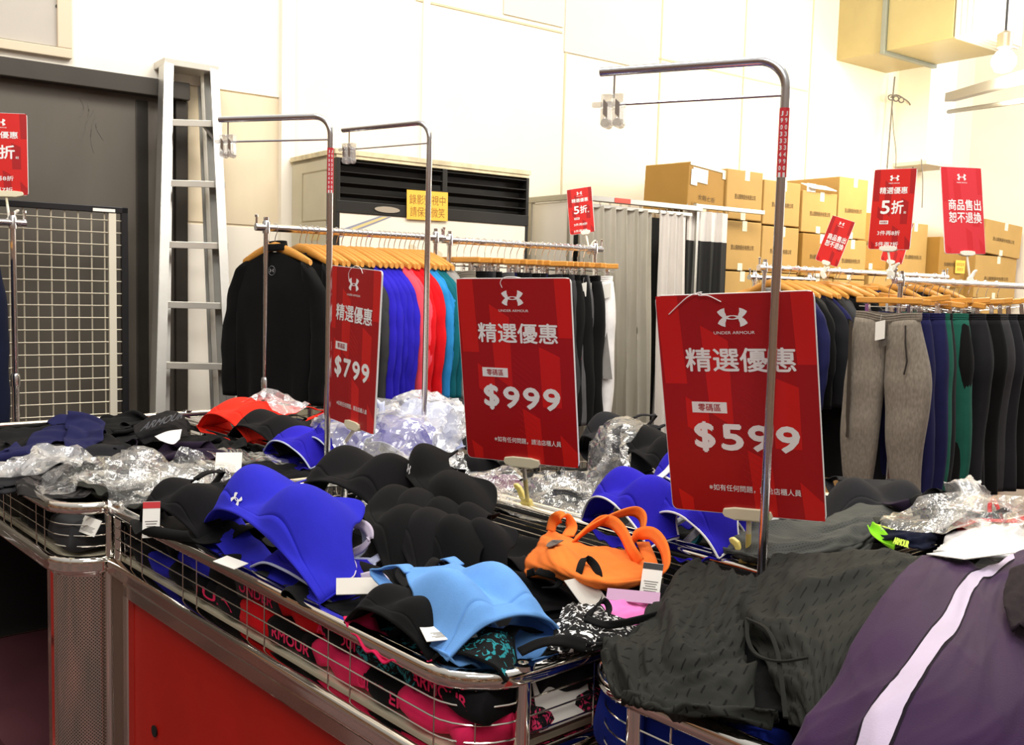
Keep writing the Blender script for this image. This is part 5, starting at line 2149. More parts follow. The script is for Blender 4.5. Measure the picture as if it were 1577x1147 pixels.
def rest_sheet(w, h, n, m, shape=None):
    u, v = np.meshgrid(np.linspace(0, 1, n), np.linspace(-.5, .5, m), indexing='ij')
    k = np.ones_like(u) if shape is None else shape(u)
    return np.stack([u * h, v * w * k], -1)


def crumple(name, label, cat, m, c, yaw, w=.40, h=.5, comp=.62, seed=0, bend=.25, shape=None, cell=.0155, group=None, thick=.003, grips=9, trim_=None, band=None, puff=0, parts=True, sub=1):
    rest = rest_sheet(w, h, max(8, int(h / cell)), max(8, int(w / cell)), shape)
    X = drape(rest, c, yaw, comp, seed, bend, grips, puff=puff)
    P = world_of(X)
    root = thing(name, label, cat, at(ST(c[0], c[1], float(X[..., 2].min()))), group)
    k = 0
    if band is not None:
        k = max(2, int(.035 / (h / P.shape[0])))
        b_ = MB()
        b_.grid(P[:k + 1])
        b_.build('waistband', band, root, solid=thick * 1.3, sub=sub)
    b_ = MB()
    b_.grid(P[k:])
    b_.build('cloth', m, root, solid=thick, sub=sub)
    if trim_ is not None:
        b_ = MB()
        b_.tube(catmull(P[-1][::2], 60), .0022, 6)
        b_.build('hem_piping', trim_, root)
    splat(X)
    d = (X[1:] + X[:-1]) / 2
    splat(d)
    splat((X[:, 1:] + X[:, :-1]) / 2)
    return root, X


def leggings(label, m, c, yaw, length=.80, comp=.7, seed=0, band=None, group=None, wtop=.16, wbot=.085, spread=9):
    """two long crumpled legs below one waistband"""
    root = None
    for k, s in enumerate((-1, 1)):
        rest = rest_sheet(wtop, length, int(length / .017), 11, lambda u: 1 - (1 - wbot / wtop) * u)
        a = yaw + s * spread
        cc = (c[0] - math.sin(math.radians(a)) * s * .05, c[1] + math.cos(math.radians(a)) * s * .05)
        X = drape(rest, cc, a, comp, seed * 2 + k, .35, 8)
        P = world_of(X)
        if root is None:
            root = thing('leggings', label, 'leggings', at(ST(c[0], c[1], float(X[..., 2].min()))), group)
        b_ = MB()
        b_.grid(P[3:])
        b_.build('leg', m, root, solid=.005, sub=1)
        b_ = MB()
        b_.grid(P[:4])
        b_.build('waistband', band or m, root, solid=.006, sub=1)
        splat(X)
        splat((X[1:] + X[:-1]) / 2)
        splat((X[:, 1:] + X[:, :-1]) / 2)
    return root


def bag(label, c, yaw, w=.3, h=.35, comp=.6, seed=0, m=None, puff=.05, group='clear plastic bags in the baskets', bend=.12, cell=.017):
    rest = rest_sheet(w, h, int(h / cell), int(w / cell))
    r = np.random.RandomState(seed)
    X = drape(rest * 1.0, c, yaw, comp, seed, bend, 12, puff=puff, lift_=.03, steps=55)
    X[..., 2] += np.abs(r.normal(0, .004, X.shape[:2]))
    P = world_of(X)
    b_ = MB()
    b_.grid(P)
    o = b_.build('plastic_bag', m or BAG, M=at(ST(c[0], c[1], float(X[..., 2].min()))), angle=28)
    tag(o, label, 'plastic bag', group)
    splat(X, -.004)
    return o


# ---------------------------------------------------------------- bras
def bra_frame(L, R, U, lift_=0.0):
    """hem ends L, R and neckline middle U as (px, py, z)"""
    l, r, u = atz(*L), atz(*R), atz(*U)
    o = (l + r) / 2
    x = r - l
    w = np.linalg.norm(x)
    x /= w
    y = u - o
    y = y - x * (y @ x)
    hy = np.linalg.norm(y)
    y /= hy
    z = np.cross(x, y)
    if z[2] < 0:
        x, z = -x, -z
    return frame(o, x, y, z), w / 2, hy


NECK_U = np.array([-1.0, -.86, -.70, -.56, -.44, -.25, 0, .25, .44, .56, .70, .86, 1.0])
NECK_V = np.array([.42, .50, .72, .98, 1.0, .74, .62, .74, 1.0, .98, .72, .50, .42])
NECK_H = np.array([.46, .56, .80, .99, 1.0, .90, .86, .90, 1.0, .99, .80, .56, .46])


def bra(label, L, R, U, m, trim_=None, band=None, cup=.055, arch=.07, straps='loop', strap_m=None, logo=None, high=False, hem_in=True, seed=0, group='sports bras in the baskets',
        tagm=False, inner=None, lift_=0.0, name='sports_bra', hh=None, back=True, droop=.0, strap_w=.011, print_m=None, cat='sports bra', badge=None):
    M, W, H = bra_frame(L, R, U)
    if hh:
        H = hh
    if lift_:
        M = M @ at((0, 0, lift_))
    r = np.random.RandomState(seed)
    root = thing(name, label, cat, M, group)
    nv, nu = 30, 49
    neck = NECK_H if high else NECK_V
    u = np.linspace(-1, 1, nu)
    top = np.interp(u, NECK_U, neck)
    ker = np.array([1, 2, 3, 2, 1]) / 9
    top = np.convolve(np.pad(top, 2, 'edge'), ker, 'valid') * H * 1.12
    ph = r.rand(4) * 6

    def pt(uu, y):
        x = uu * W * (1 - .10 * (y / H))
        z = arch * (1 - uu * uu) * (1 - droop * y / H) - .012 * uu ** 4
        for s in (-1, 1):
            d = math.hypot((x - s * W * .47) / (W * .47), (y - H * .47) / (H * .46))
            if d < 1:
                z += cup * (math.cos(d * PI / 2) ** 1.15)
        z += .005 * math.sin(6 * uu + ph[0] + 14 * y) * (abs(uu) ** 2)
        if y < .03:
            z -= .006 * (1 - y / .03)
        return (x, y + .010 * uu * uu, z)
    G = np.array([[pt(uu, tp * v) for uu, tp in zip(u, top)] for v in np.linspace(0, 1, nv)])
    hb = 4
    b_ = MB()
    b_.grid(G[hb:], uv=(2 * W, H))
    b_.build('front', print_m or m, root, world=False, solid=.003, angle=180)
    b_ = MB()
    q = np.concatenate([G[:hb + 1]])
    qq = q.copy()
    qq[:, :, 2] += .0015
    b_.grid(qq)
    b_.build('hem_band', band or m, root, world=False, solid=.004, angle=180)
    # back of the band, closing the loop underneath
    if back:
        bk = []
        for v in np.linspace(0, 1, 6):
            row = []
            for uu in np.linspace(-1, 1, 33):
                x = uu * W
                hgt = top[0] * (1 - .15 * (1 - uu * uu))
                z = -.012 - .030 * (1 - uu * uu) + .005 * math.sin(14 * uu + ph[2] + 4 * v)
                row.append((x, .010 * uu * uu + hgt * v, z))
            bk.append(row)
        b_ = MB()
        b_.grid(bk)
        b_.build('back_band', inner or m, root, world=False, solid=.003, angle=180)
    sm = strap_m or trim_ or m
    for s in (-1, 1) if straps else ():
        i = int(round((.5 + s * .25) * (nu - 1)))
        p = np.array(G[-1, i])
        if straps == 'loop':
            C_ = [p - [0, .012, 0], p + [s * .004, .02, .012], p + [s * .012, .055, .02 + .015 * r.rand()], p + [s * .014, .075, -.004], p + [s * .004, .05, -.034], [p[0] * .8, top[0] * .9, -.035]]
        elif straps == 'high':
            C_ = [p - [0, .012, 0], p + [-s * .01, .02, .03], p + [-s * .035, .045, .065], p + [-s * .075, .05, .06], p + [-s * .11, .03, .03], [-p[0] * .8, top[0] * .9, -.01]]
        else:
            C_ = [p - [0, .012, 0], p + [0, .018, .002], p + [s * .01, .05, -.012], p + [s * .02, .06, -.03], [p[0] * .9, top[0] * .9, -.035]]
        P = catmull(C_, 26)
        wv = np.array([1.0, 0, 0])
        prof = []
        b_ = MB()
        pr = []
        for k, q_ in enumerate(P):
            t = P[min(k + 1, 25)] - P[max(k - 1, 0)]
            t /= np.linalg.norm(t)
            sd = np.array([1.0, 0.15 * s, 0]) - t * t[0]
            sd /= np.linalg.norm(sd)
            pr.append([q_ + sd * strap_w * e for e in (-1, -.33, .33, 1)])
        b_.grid(pr)
        b_.build('strap', sm, root, world=False, solid=.003, angle=180)
    if trim_:
        b_ = MB()
        for row in (G[-1], G[0]):
            b_.tube(catmull(row[::2], 70) + [0, 0, .0015], .0026, 6)
        for e in (0, -1):
            b_.tube(G[:, e] + [0, 0, .001], .0026, 6)
        b_.build('piping', trim_, root, world=False)
    if logo:
        lu, lv, lw, lm = logo
        p = np.array(pt(lu, lv * H))
        px_, py_ = np.array(pt(lu + .03, lv * H)), np.array(pt(lu, lv * H + .004))
        x = px_ - p
        x /= np.linalg.norm(x)
        y = py_ - p
        n = np.cross(x, y)
        n /= np.linalg.norm(n)
        y = np.cross(n, x)
        emblem(M @ frame(p + n * .0032, x, y, n), 0, 0, lw, 0, lm, root, d=.0006)
    if badge:
        lu, lv = badge
        p = np.array(pt(lu, lv * H))
        x = np.array(pt(lu + .03, lv * H)) - p
        x /= np.linalg.norm(x)
        n = np.cross(x, np.array(pt(lu, lv * H + .004)) - p)
        n /= np.linalg.norm(n)
        Mbd = M @ frame(p + n * .003, x, np.cross(n, x), n)
        b_ = MB()
        b_.prism([(-.022, .010), (.022, .012), (.020, -.002), (.008, -.014), (-.010, -.013), (-.021, -.003)], Mbd, .0015)
        bd_ = b_.build('gel_badge', mat('grey_gel', '6f6862', .4), root, smooth=False)
        lettering('ARMOUR', Mbd, -.014, .001, .015, .006, .0018, mat('badge_ink', '3a3634', .5), bd_)
    if tagm:
        e, tu = (1, .96) if tagm == 1 else (-1, -.96)
        p = np.array(pt(tu, H * .2))
        b_ = MB()
        b_.prism([(-.018, 0), (.018, 0), (.018, -.07), (-.018, -.07)], frame(p + [0, 0, .006], np.array([.9, .1, .4]), np.array([-.1, .95, .1]), np.array([-.4, -.1, .9])), .0008)
        b_.build('hang_tag', WHITEP, root, world=False, smooth=False)
    splat(st_of(tr(M, G.reshape(-1, 3))), 0)
    return root


def sheet(name, label, cat, m, net, nu, nv, amp=.006, seed=1, f1=6, f0=1.2, thick=.003, group=None, uv=None, ani=(1, 1), rows=None, partname='cloth'):
    """garment spread by hand: net of (px, py, z) rows"""
    P = surf([[atz(*q) for q in row] for row in net], nu, nv)
    P = rumple(P, amp, seed, f1, f0, ani)
    root = thing(name, label, cat, at(P.reshape(-1, 3).min(0)), group)
    b_ = MB()
    b_.grid(P, uv=uv)
    b_.build(partname, m, root, solid=thick, angle=180)
    splat(st_of(P).reshape(-1, 3), 0)
    return root, P


def ribbon(P, w, side, mb_):
    """flat band of half width w carried along P; side gives the width direction"""
    P = np.asarray(P)
    R = []
    for k in range(len(P)):
        t = P[min(k + 1, len(P) - 1)] - P[max(k - 1, 0)]
        t = t / np.linalg.norm(t)
        sd = np.asarray(side, float) - t * (t @ np.asarray(side, float))
        sd /= np.linalg.norm(sd)
        R.append([P[k] + sd * w * e for e in (-1, -.4, .4, 1)])
    mb_.grid(R)
    return mb_


def nearest_on(P, px, py):
    d = P.reshape(-1, 3) - CAMP
    c = d @ RC.T
    xy = c[:, :2] / c[:, 2:3] * FPX + [788.5, 573.5]
    k = np.argmin(((xy - [px, py]) ** 2).sum(1))
    return np.unravel_index(k, P.shape[:2])


def paper_tag(label, px, py, z, yaw, pitch, w=.045, h=.085, m=None, roll=0, lines=True, band=None, thing_group='price tags lying in the baskets'):
    M = at(atz(px, py, z)) @ euler3(yaw, pitch, roll)
    root = thing('price_tag', label, 'tag', M, thing_group)
    b_ = MB()
    b_.box((0, 0, 0), (w / 2, 0, 0), (0, h / 2, 0), (0, 0, .0006))
    cd_ = b_.build('card', m or WHITEP, root, world=False, smooth=False)
    if lines:
        b_ = MB()
        for k in range(5):
            b_.box((0, h * (-.05 - .07 * k), .0008), (w * (.36 - .05 * (k % 3)), 0, 0), (0, h * .012, 0), (0, 0, .0002))
        b_.build('print_lines', mat('tag_ink', '77736e', .7), cd_, world=False, smooth=False)
    if band:
        b_ = MB()
        b_.box((0, h * .40, .0008), (w * .5, 0, 0), (0, h * .09, 0), (0, 0, .0002))
        b_.build('colour_band', band, cd_, world=False, smooth=False)
    return root
# ---------------------------------------------------------------- heaps at the bottom of each basket
heap('tangled dark garments deep in the left front basket', A0 + .02, A1 - .02, .02, .695, .83, .872, 1)
heap('tangled dark garments deep in the middle front basket', -.012, 1.18, .13, .78, .775, .815, 2)
heap('tangled dark garments deep in the right front basket', C0 + .12, C1 - .02, .29, .91, .80, .90, 3)
heap('tangled dark garments heaped under the purple top in the right front basket', 1.60, C1 - .02, .22, .90, .82, .95, 13, rim=.2)
heap('tangled dark garments deep in the back left basket', A0 + .02, A1 - .03, .762, 1.48, .77, .80, 4)
heap('tangled dark garments deep in the back middle basket', -.025, 1.272, .85, 1.56, .79, .83, 5)
heap('tangled dark garments deep in the back right basket', 1.355, 2.48, .98, 1.64, .80, .84, 6)

# ================================================================ left front basket: leggings, tops, bags
G_A = 'garments in the left front basket'
crumple('crumpled_top', 'black crumpled top heaped high at the back right of the left front basket', 'top', C('black'), pz(190, 650, .88), 20, .5, .5, .38, 11, group=G_A)
crumple('crumpled_top', 'black crumpled top at the far left of the left front basket', 'top', C('black2'), pz(60, 690, .86), 70, .45, .5, .55, 12, group=G_A)
crumple('crumpled_top', 'black top lying against the right end of the left front basket', 'top', C('black'), pz(300, 680, .88), 70, .35, .4, .5, 19, group=G_A)
leggings('navy leggings stretched across the back of the left front basket', C('navy'), pz(100, 672, .89), -24, .85, .72, 13, band=C('navy'), group=G_A)
crumple('crumpled_top', 'dark grey-green sweater crumpled in the middle of the left front basket', 'top', C('greygreen'), pz(215, 722, .88), 30, .45, .55, .48, 14, group=G_A, bend=.4)
leggings('charcoal leggings crossing the middle of the left front basket', C('coal'), pz(115, 715, .89), 105, .6, .7, 15, group=G_A)
crumple('crumpled_top', 'dark purple garment at the right of the left front basket', 'top', C('dpurple'), pz(285, 700, .88), 10, .3, .35, .6, 16, group=G_A)
crumple('crumpled_top', 'black and grey camouflage shorts at the front of the left front basket', 'shorts', fleck('camouflage_cloth', '1c1b1c', '4a4646', 22, .56), pz(85, 745, .88), 50, .2, .22, .6, 17, group=G_A)
crumple('crumpled_top', 'olive-grey sleeve rolled beside the bags in the left front basket', 'top', C('olive'), pz(205, 755, .88), 10, .2, .42, .55, 18, group=G_A, bend=.4)
r_, P_ = sheet('printed_top', 'black top with grey print and white emblem at the back of the left front basket', 'top', C('black2'),
               [[(205, 655, .93), (235, 640, .96), (262, 632, .97), (285, 640, .94)], [(208, 668, .93), (238, 655, .95), (266, 650, .95), (288, 655, .92)], [(222, 685, .90), (245, 676, .91), (268, 672, .91), (290, 672, .90)]], 30, 40, .003, 4)
gm = mat('printed_grey', '77787e', .8)
b_ = MB()
q = surf([[atz(*p) for p in row] for row in [[(213, 657, .938), (245, 645, .962), (277, 645, .952)], [(214, 663, .937), (246, 652, .958), (279, 651, .946)]]], 6, 16)
Mq = frame(atz(214, 664, .944), (atz(272, 646, .968) - atz(214, 664, .944)) / np.linalg.norm(atz(272, 646, .968) - atz(214, 664, .944)), UP * .8 + D2 * .6, np.cross(D2, UP))
lettering('ARMOUR', Mq, .0, .0, .145, .032, .004, gm, r_, bold=.03, name='print_lettering')
b_ = MB()
b_.grid(surf([[atz(*p) for p in row] for row in [[(238, 672, .934), (258, 664, .94), (280, 661, .94)], [(246, 678, .93), (266, 684, .925), (277, 676, .928)]]], 8, 10))
b_.build('white_print', SIGN_W, r_, solid=.001)
bag('clear crumpled bag at the right end of the left front basket', pz(300, 735, .88), 20, .34, .36, .5, 21, puff=.06)
bag('clear bag lying behind the rounded front corner of the left front basket', pz(135, 748, .88), 60, .24, .30, .5, 22)
bag('milky clear bag at the left edge, on the left front basket', pz(40, 725, .88), 40, .34, .36, .5, 23, BAGW, puff=.06)
bag('small clear bag standing against the back rail of the left front basket', pz(385, 715, .86), 90, .2, .22, .5, 24, puff=.08)
bag('clear bag spread along the right-hand rail of the left front basket', pz(240, 757, .88), -20, .25, .4, .55, 25, puff=.03)
paper_tag('white card tag among the bags near the right end of the left front basket', 352, 712, .90, 10, 55, .07, .06, lines=False)

# ================================================================ middle front basket: bras
BLK = C('black')
BLK2 = C('black2')
for k, (px, py, m_, w_) in enumerate(((520, 850, BLK, .5), (620, 900, BLK2, .5), (345, 835, BLK, .35), (600, 935, BLK, .40), (730, 945, BLK2, .4), (850, 940, BLK, .4), (760, 850, BLK, .5), (900, 900, BLK2, .4))):
    crumple('crumpled_top', 'black garment bunched in the middle front basket, ' + ['behind the royal blue bra', 'below the stacked black bras', 'left of the royal blue bra', 'under the black and pink bra',
            'under the light blue bra', 'under the white flecked bra', 'under the emblem black bra', 'under the orange bra'][k], 'top', m_, pz(px, py, .83), 37 * k, w_ * .8, .36, .6, 40 + k, group='black garments under the bras', grips=7, cell=.02)
# pieces pressed against the front wires
FL_T = fleck('teal_flecks', '17181a', '2f98a3', 95, .545)
FL_W = fleck('white_flecks', '171718', 'e8e6e6', 95, .565)
FL_P = fleck('pink_flecks', '18171a', 'e23a6c', 95, .55)
PINKM = C('hotpink')


def folded(s, t, z, m_, label, group, along=D1, hl=.078, hh=.026, k=0, text=None, tm=None, face=None):
    b_ = MB()
    pr = []
    for i in range(24):
        a = 2 * PI * i / 24
        pr.append((.050 * math.copysign(abs(math.cos(a)) ** .5, math.cos(a)) * (1 + .05 * math.sin(5 * a + k)), hh * math.copysign(abs(math.sin(a)) ** .7, math.sin(a)) * (1 + .12 * math.sin(3 * a + k))))
    c = ST(s, t, z)
    P = [c + along * (2 * f - 1) * hl + UP * .005 * math.sin(9 * f + k) + np.cross(UP, along) * .006 * math.sin(7 * f + 2 * k) for f in np.linspace(0, 1, 11)]
    b_.sweep(P, pr)
    root = thing('folded_bra', label, 'sports bra', at(c), group)
    ck_ = b_.build('cloth', m_, root, angle=180)
    if text:
        n = face if face is not None else -D2
        x = np.cross(UP, n)
        lettering(text, frame(c + n * .053, x, UP, n), -hl * .85, -hh * .35, hl * .85, hh * .45, .001, tm, ck_, bold=.04, name='waistband_lettering')
    return root


GF = 'folded bras behind the front wires'
FOLDS = [(.06, BLK, 'black', BLK2, 'black'), (.20, C('royal'), 'blue', BLK, 'black'), (.345, BLK, 'black', C('royal'), 'blue'), (.49, BLK2, 'black', BLK, 'black'), (.635, C('red'), 'red', C('dgrey'), 'dark grey'),
         (.78, BLK, 'black', C('red'), 'red'), (.92, PINKM, 'pink', BLK, 'black'), (1.06, BLK, 'black', FL_T, 'teal flecked'), (1.19, PINKM, 'pink', BLK2, 'black')]
for k, (s, m1_, n1_, m2_, n2_) in enumerate(FOLDS):
    tx = {5: 'RMOUR', 7: 'UNDER', 3: 'UA'}.get(k)
    folded(s, .066, .772, m1_, n1_ + ' folded bra low behind the front wires of the middle basket, %s from the left' % ORD[k], GF, k=k, text=tx, tm=PINKM)
    tx = {6: 'ARMOUR', 8: 'ARMOUR', 4: 'UNDER'}.get(k)
    folded(s + .012, .068, .822, m2_, n2_ + ' folded bra in the upper row behind the front wires, %s along' % ORD[k], GF, k=k + 20, text=tx, tm=PINKM)
for k, (t, m_, nm) in enumerate(((.20, FL_P, 'pink flecked'), (.36, BLK, 'black'), (.52, FL_W, 'white flecked'))):
    folded(1.235, t, .772, m_, nm + ' folded bra behind the end wires of the middle basket', GF, along=D2, k=k + 40, face=D1)
    folded(1.235, t + .01, .822, (BLK2, C('dgrey'), BLK)[k], ('black', 'dark grey', 'deep black')[k] + ' folded bra in the upper row behind the end wires', GF, along=D2, k=k + 44, face=D1)
GF2 = 'folded garments behind the wires of the right front basket'
folded(1.395, .30, .80, C('dblue'), 'deep blue folded bra behind the corner wires of the right front basket', GF2, along=D2, k=3, hl=.10, hh=.055)
folded(1.53, .225, .80, C('dblue'), 'deep blue folded bra behind the front wires beside the post of the right front basket', GF2, k=5, hl=.09, hh=.05)
folded(1.73, .225, .79, BLK, 'black folded bra behind the front wires of the right front basket', GF2, k=6, hl=.09, hh=.045)
GF3 = 'folded garments behind the wires of the left front basket'
for k, (s, m_, nm) in enumerate(((-.18, C('dgrey'), 'dark grey'), (-.34, BLK, 'black'), (-.50, C('olive'), 'olive'), (-.66, C('coal'), 'charcoal'), (-.82, BLK2, 'deep black'), (-.98, C('greygreen'), 'grey-green'))):
    folded(s, -.035, .785, m_, nm + ' folded garment behind the front wires of the left front basket', GF3, k=k + 60, hh=.036)
bra('second blue bra lying under the royal blue one, its white-edged band at the front rail', (378, 860, .872), (508, 926, .872), (562, 878, .88), C('blue'), trim_=C('piping'), strap_m=C('piping'), arch=.02, cup=.02)
bra('black folded bra with a price tag at the left end of the middle front basket', (205, 800, .87), (300, 830, .87), (300, 765, .91), BLK2, arch=.06, cup=.03, straps='flat')
bra('black padded bra at the back left of the middle front basket', (432, 770, .89), (600, 812, .89), (575, 742, .915), BLK2, arch=.075, cup=.06, straps='flat')
for k, (ax, ay, bx_, by_, cx_, cy_, zz) in enumerate(((552, 806, 596, 912, 668, 806, .0), (592, 812, 640, 918, 700, 815, .006), (640, 830, 690, 925, 742, 838, .008), (690, 842, 742, 922, 785, 848, .004))):
    bra('black bra of the nested stack behind the light blue bra, %s from the left' % ORD[k], (ax, ay, .88 + zz), (bx_, by_, .868 + zz), (cx_, cy_, .905 + zz), (BLK, BLK2)[k % 2], arch=.075, cup=.042, straps=None, seed=k)
bra('large black bra with a small white emblem on its hem, beside the yellow clip', (618, 742, .925), (730, 895, .87), (752, 778, .945), BLK, logo=(-.35, .12, .032, SIGN_W), arch=.095, cup=.05, straps=None)
r_ = bra('royal blue padded bra with a small white emblem, lying across the front rail', (300, 806, .885), (482, 918, .885), (550, 822, .925), C('royal'), logo=(-.22, .15, .034, SIGN_W), tagm=0, arch=.085, cup=.064, hh=.175, straps=None)
for pts, w_ in (([(528, 812, .935), (548, 806, .95), (564, 812, .955), (570, 826, .945), (560, 842, .925), (542, 852, .905)], .0095), ([(536, 858, .91), (546, 872, .905), (544, 890, .90), (530, 902, .89), (514, 905, .885)], .006), ([(556, 888, .90), (580, 884, .905), (596, 896, .90), (600, 916, .89)], .006)):
    b_ = MB()
    ribbon(catmull([atz(*p) for p in pts], 28), w_, D2 * .4 + UP * .8, b_)
    b_.build('strap', C('lilac'), r_, solid=.002, angle=180)
bra('light blue bra lying flat in the middle front basket', (695, 1003, .898), (874, 968, .896), (738, 897, .912), C('sky'), arch=.04, cup=.04, high=True, straps='flat', strap_m=C('sky'))
bra('black bra with pink lining and looped straps at the front rail', (520, 945, .885), (650, 1005, .885), (690, 955, .895), BLK, strap_m=BLK, inner=C('hotpink'), arch=.035, cup=.02, high=True)
ORG = C('orange')
r_, P_ = sheet('sports_bra', 'orange strappy bra with a grey gel badge in the middle front basket', 'sports bra', ORG,
               [[(846, 814, .905), (872, 824, .92), (905, 838, .915), (945, 842, .905), (985, 852, .90)], [(826, 836, .90), (858, 842, .935), (905, 862, .925), (950, 866, .915), (1000, 872, .90)],
                [(808, 866, .885), (846, 872, .915), (900, 892, .92), (945, 895, .915), (1004, 888, .895)], [(808, 886, .872), (850, 896, .88), (905, 912, .885), (950, 912, .885), (990, 902, .88)]], 40, 56, .004, 17, 4, group='sports bras in the baskets', partname='front')
for pts, sd in (([(848, 818, .91), (852, 803, .93), (862, 796, .945), (874, 798, .945), (880, 812, .93), (874, 826, .92)], D1), ([(880, 838, .918), (906, 815, .94), (945, 795, .955), (975, 787, .96), (990, 797, .95), (988, 820, .93), (972, 838, .91)], UP),
                ([(884, 832, .918), (915, 806, .943), (940, 803, .95), (958, 818, .945), (972, 846, .925), (985, 866, .905)], UP), ([(966, 840, .912), (985, 823, .935), (1005, 822, .945), (1022, 842, .94), (1026, 872, .915), (1012, 894, .89)], UP),
                ([(990, 835, .905), (1000, 860, .90), (1008, 888, .885)], D1)):
    b_ = MB()
    ribbon(catmull([atz(*p) for p in pts], 30), .0125, sd * .7 + D1 * .5, b_)
    b_.build('strap', ORG, r_, solid=.003, angle=180)
for pts in ([(812, 884, .885), (826, 880, .895), (846, 884, .90), (862, 893, .895), (856, 903, .885), (836, 905, .88)], [(888, 905, .90), (892, 880, .925), (900, 860, .935), (914, 868, .93), (922, 885, .92), (922, 900, .905)]):
    b_ = MB()
    ribbon(catmull([atz(*p) for p in pts], 26), .007, D1 + UP * .3, b_)
    b_.build('under_band', C('black'), r_, solid=.003, angle=180)
Nn = normals(P_)
ii, jj = nearest_on(P_, 854, 840)
n_ = Nn[ii, jj] * (1 if Nn[ii, jj][2] > 0 else -1)
x_ = P_[ii, jj + 3] - P_[ii, jj]
x_ -= n_ * (x_ @ n_)
x_ /= np.linalg.norm(x_)
Mbd = frame(P_[ii, jj] + n_ * .004, x_, np.cross(n_, x_), n_)
b_ = MB()
b_.prism([(-.022, .008), (.024, .012), (.020, -.002), (.008, -.013), (-.012, -.012), (-.023, -.003)], Mbd, .0015)
bd_ = b_.build('gel_badge', mat('grey_gel', '6f6862', .4), r_, smooth=False)
lettering('ARMOUR', Mbd, -.012, .001, .016, .006, .0018, mat('badge_ink', '3a3634', .5), bd_)
r_, P_ = sheet('sports_bra', 'pink bra half hidden under the slit black top', 'sports bra', C('pink'), [[(902, 936, .898), (938, 922, .907), (980, 918, .902), (1010, 925, .90)], [(915, 950, .896), (955, 944, .903), (990, 942, .90), (1020, 945, .895)],
      [(935, 962, .893), (965, 962, .895), (1000, 958, .893), (1030, 958, .89)]], 20, 26, .005, 23, 4, group='sports bras in the baskets', partname='front')
r_, P_ = sheet('sports_bra', 'black and white flecked bra with black edging beside the light blue one', 'sports bra', FL_W,
               [[(866, 932, .90), (892, 926, .906), (915, 930, .905), (938, 938, .90)], [(856, 958, .897), (890, 952, .91), (925, 952, .908), (985, 954, .895)], [(848, 984, .889), (890, 982, .90), (940, 980, .897), (1000, 972, .886)],
                [(842, 1002, .882), (890, 1003, .884), (945, 997, .884), (1005, 986, .88)]], 36, 44, .005, 29, 4, group='sports bras in the baskets', partname='front')
for pts, w_ in (([(800, 1004, .884), (832, 990, .895), (868, 986, .902), (902, 994, .895)], .010), ([(904, 950, .912), (916, 935, .92), (930, 925, .92), (938, 936, .91), (934, 950, .905)], .005), ([(902, 952, .912), (935, 962, .91), (975, 956, .902), (1014, 946, .898)], .006)):
    b_ = MB()
    ribbon(catmull([atz(*p) for p in pts], 26), w_, D2 + UP * .4, b_)
    b_.build('edging', BLK, r_, solid=.003, angle=180)
bra('teal flecked black bra at the rounded front corner of the middle basket', (650, 1010, .875), (775, 1035, .875), (735, 985, .878), FL_T, trim_=BLK, arch=.02, cup=.015, high=True, straps='flat')

# ================================================================ right front basket
tank = slit_cloth('slit_black', '242521', '030303', 11, 22, .42, .96, .085)
tank_net = [
    [(1190, 850, .945), (1260, 845, .96), (1340, 842, .97), (1420, 850, .97)],
    [(1150, 900, .93), (1230, 890, .965), (1310, 880, .975), (1400, 885, .975)],
    [(1120, 950, .915), (1200, 945, .955), (1290, 935, .965), (1370, 930, .965)],
    [(1170, 1010, .91), (1225, 1015, .935), (1280, 1010, .945), (1330, 1000, .945)],
    [(1200, 1075, .90), (1235, 1080, .915), (1275, 1085, .92), (1310, 1080, .92)],
    [(1205, 1110, .885), (1235, 1118, .895), (1270, 1125, .90), (1300, 1130, .90)]]
r_, P_ = sheet('tank_top', 'black top with rows of small slits, spread over the right front basket', 'top', tank, tank_net, 70, 60, .009, 31, 5, 1.0, uv=(1, 1), ani=(1.2, .8))
tank2 = [
    [(1075, 850, .925), (1110, 870, .93), (1150, 885, .935), (1200, 890, .945)],
    [(1030, 890, .915), (1070, 910, .935), (1110, 925, .94), (1150, 945, .93)],
    [(985, 945, .90), (1030, 950, .93), (1080, 965, .935), (1150, 985, .925)],
    [(935, 985, .895), (995, 990, .925), (1065, 1005, .93), (1160, 1030, .91)],
    [(925, 1005, .897), (980, 1040, .905), (1060, 1055, .91), (1170, 1078, .90)],
    [(948, 1068, .893), (990, 1088, .893), (1070, 1098, .893), (1195, 1112, .892)],
    [(965, 1085, .86), (1000, 1098, .86), (1075, 1106, .865), (1200, 1122, .865)]]
Q_ = rumple(surf([[atz(*q) for q in row] for row in tank2], 70, 70), .013, 33, 7, 1.2)
b_ = MB()
b_.grid(Q_, uv=(.9, .9))
b_.build('front_fold', tank, r_, solid=.003, angle=180)
b_ = MB()
BIND = cloth('binding_black', '1d1e1b')
for pts in ([(1150, 952, .937), (1180, 968, .953), (1196, 1000, .95), (1204, 1050, .935), (1210, 1105, .915)], [(1150, 952, .937), (1152, 985, .932), (1166, 1008, .93), (1200, 1018, .948), (1245, 1012, .96)]):
    b_.sweep(catmull([atz(*p) for p in pts], 40), [(-.0028, -.0015), (.0028, -.0015), (.0028, .001), (0, .0018), (-.0028, .001)])
b_.build('edge_binding', BIND, r_)
sheet('crumpled_top', 'added black cloth darkening the gap in the slit black top', 'top', C('black'), [[(1040, 960, .88), (1120, 965, .895), (1200, 965, .90), (1290, 960, .90)], [(1040, 1020, .88), (1120, 1025, .89), (1200, 1030, .895), (1290, 1025, .90)],
      [(1060, 1080, .88), (1130, 1085, .882), (1210, 1095, .884), (1300, 1100, .886)]], 24, 30, .006, 88)  # black sheet added beneath so that the gap in the top looks dark
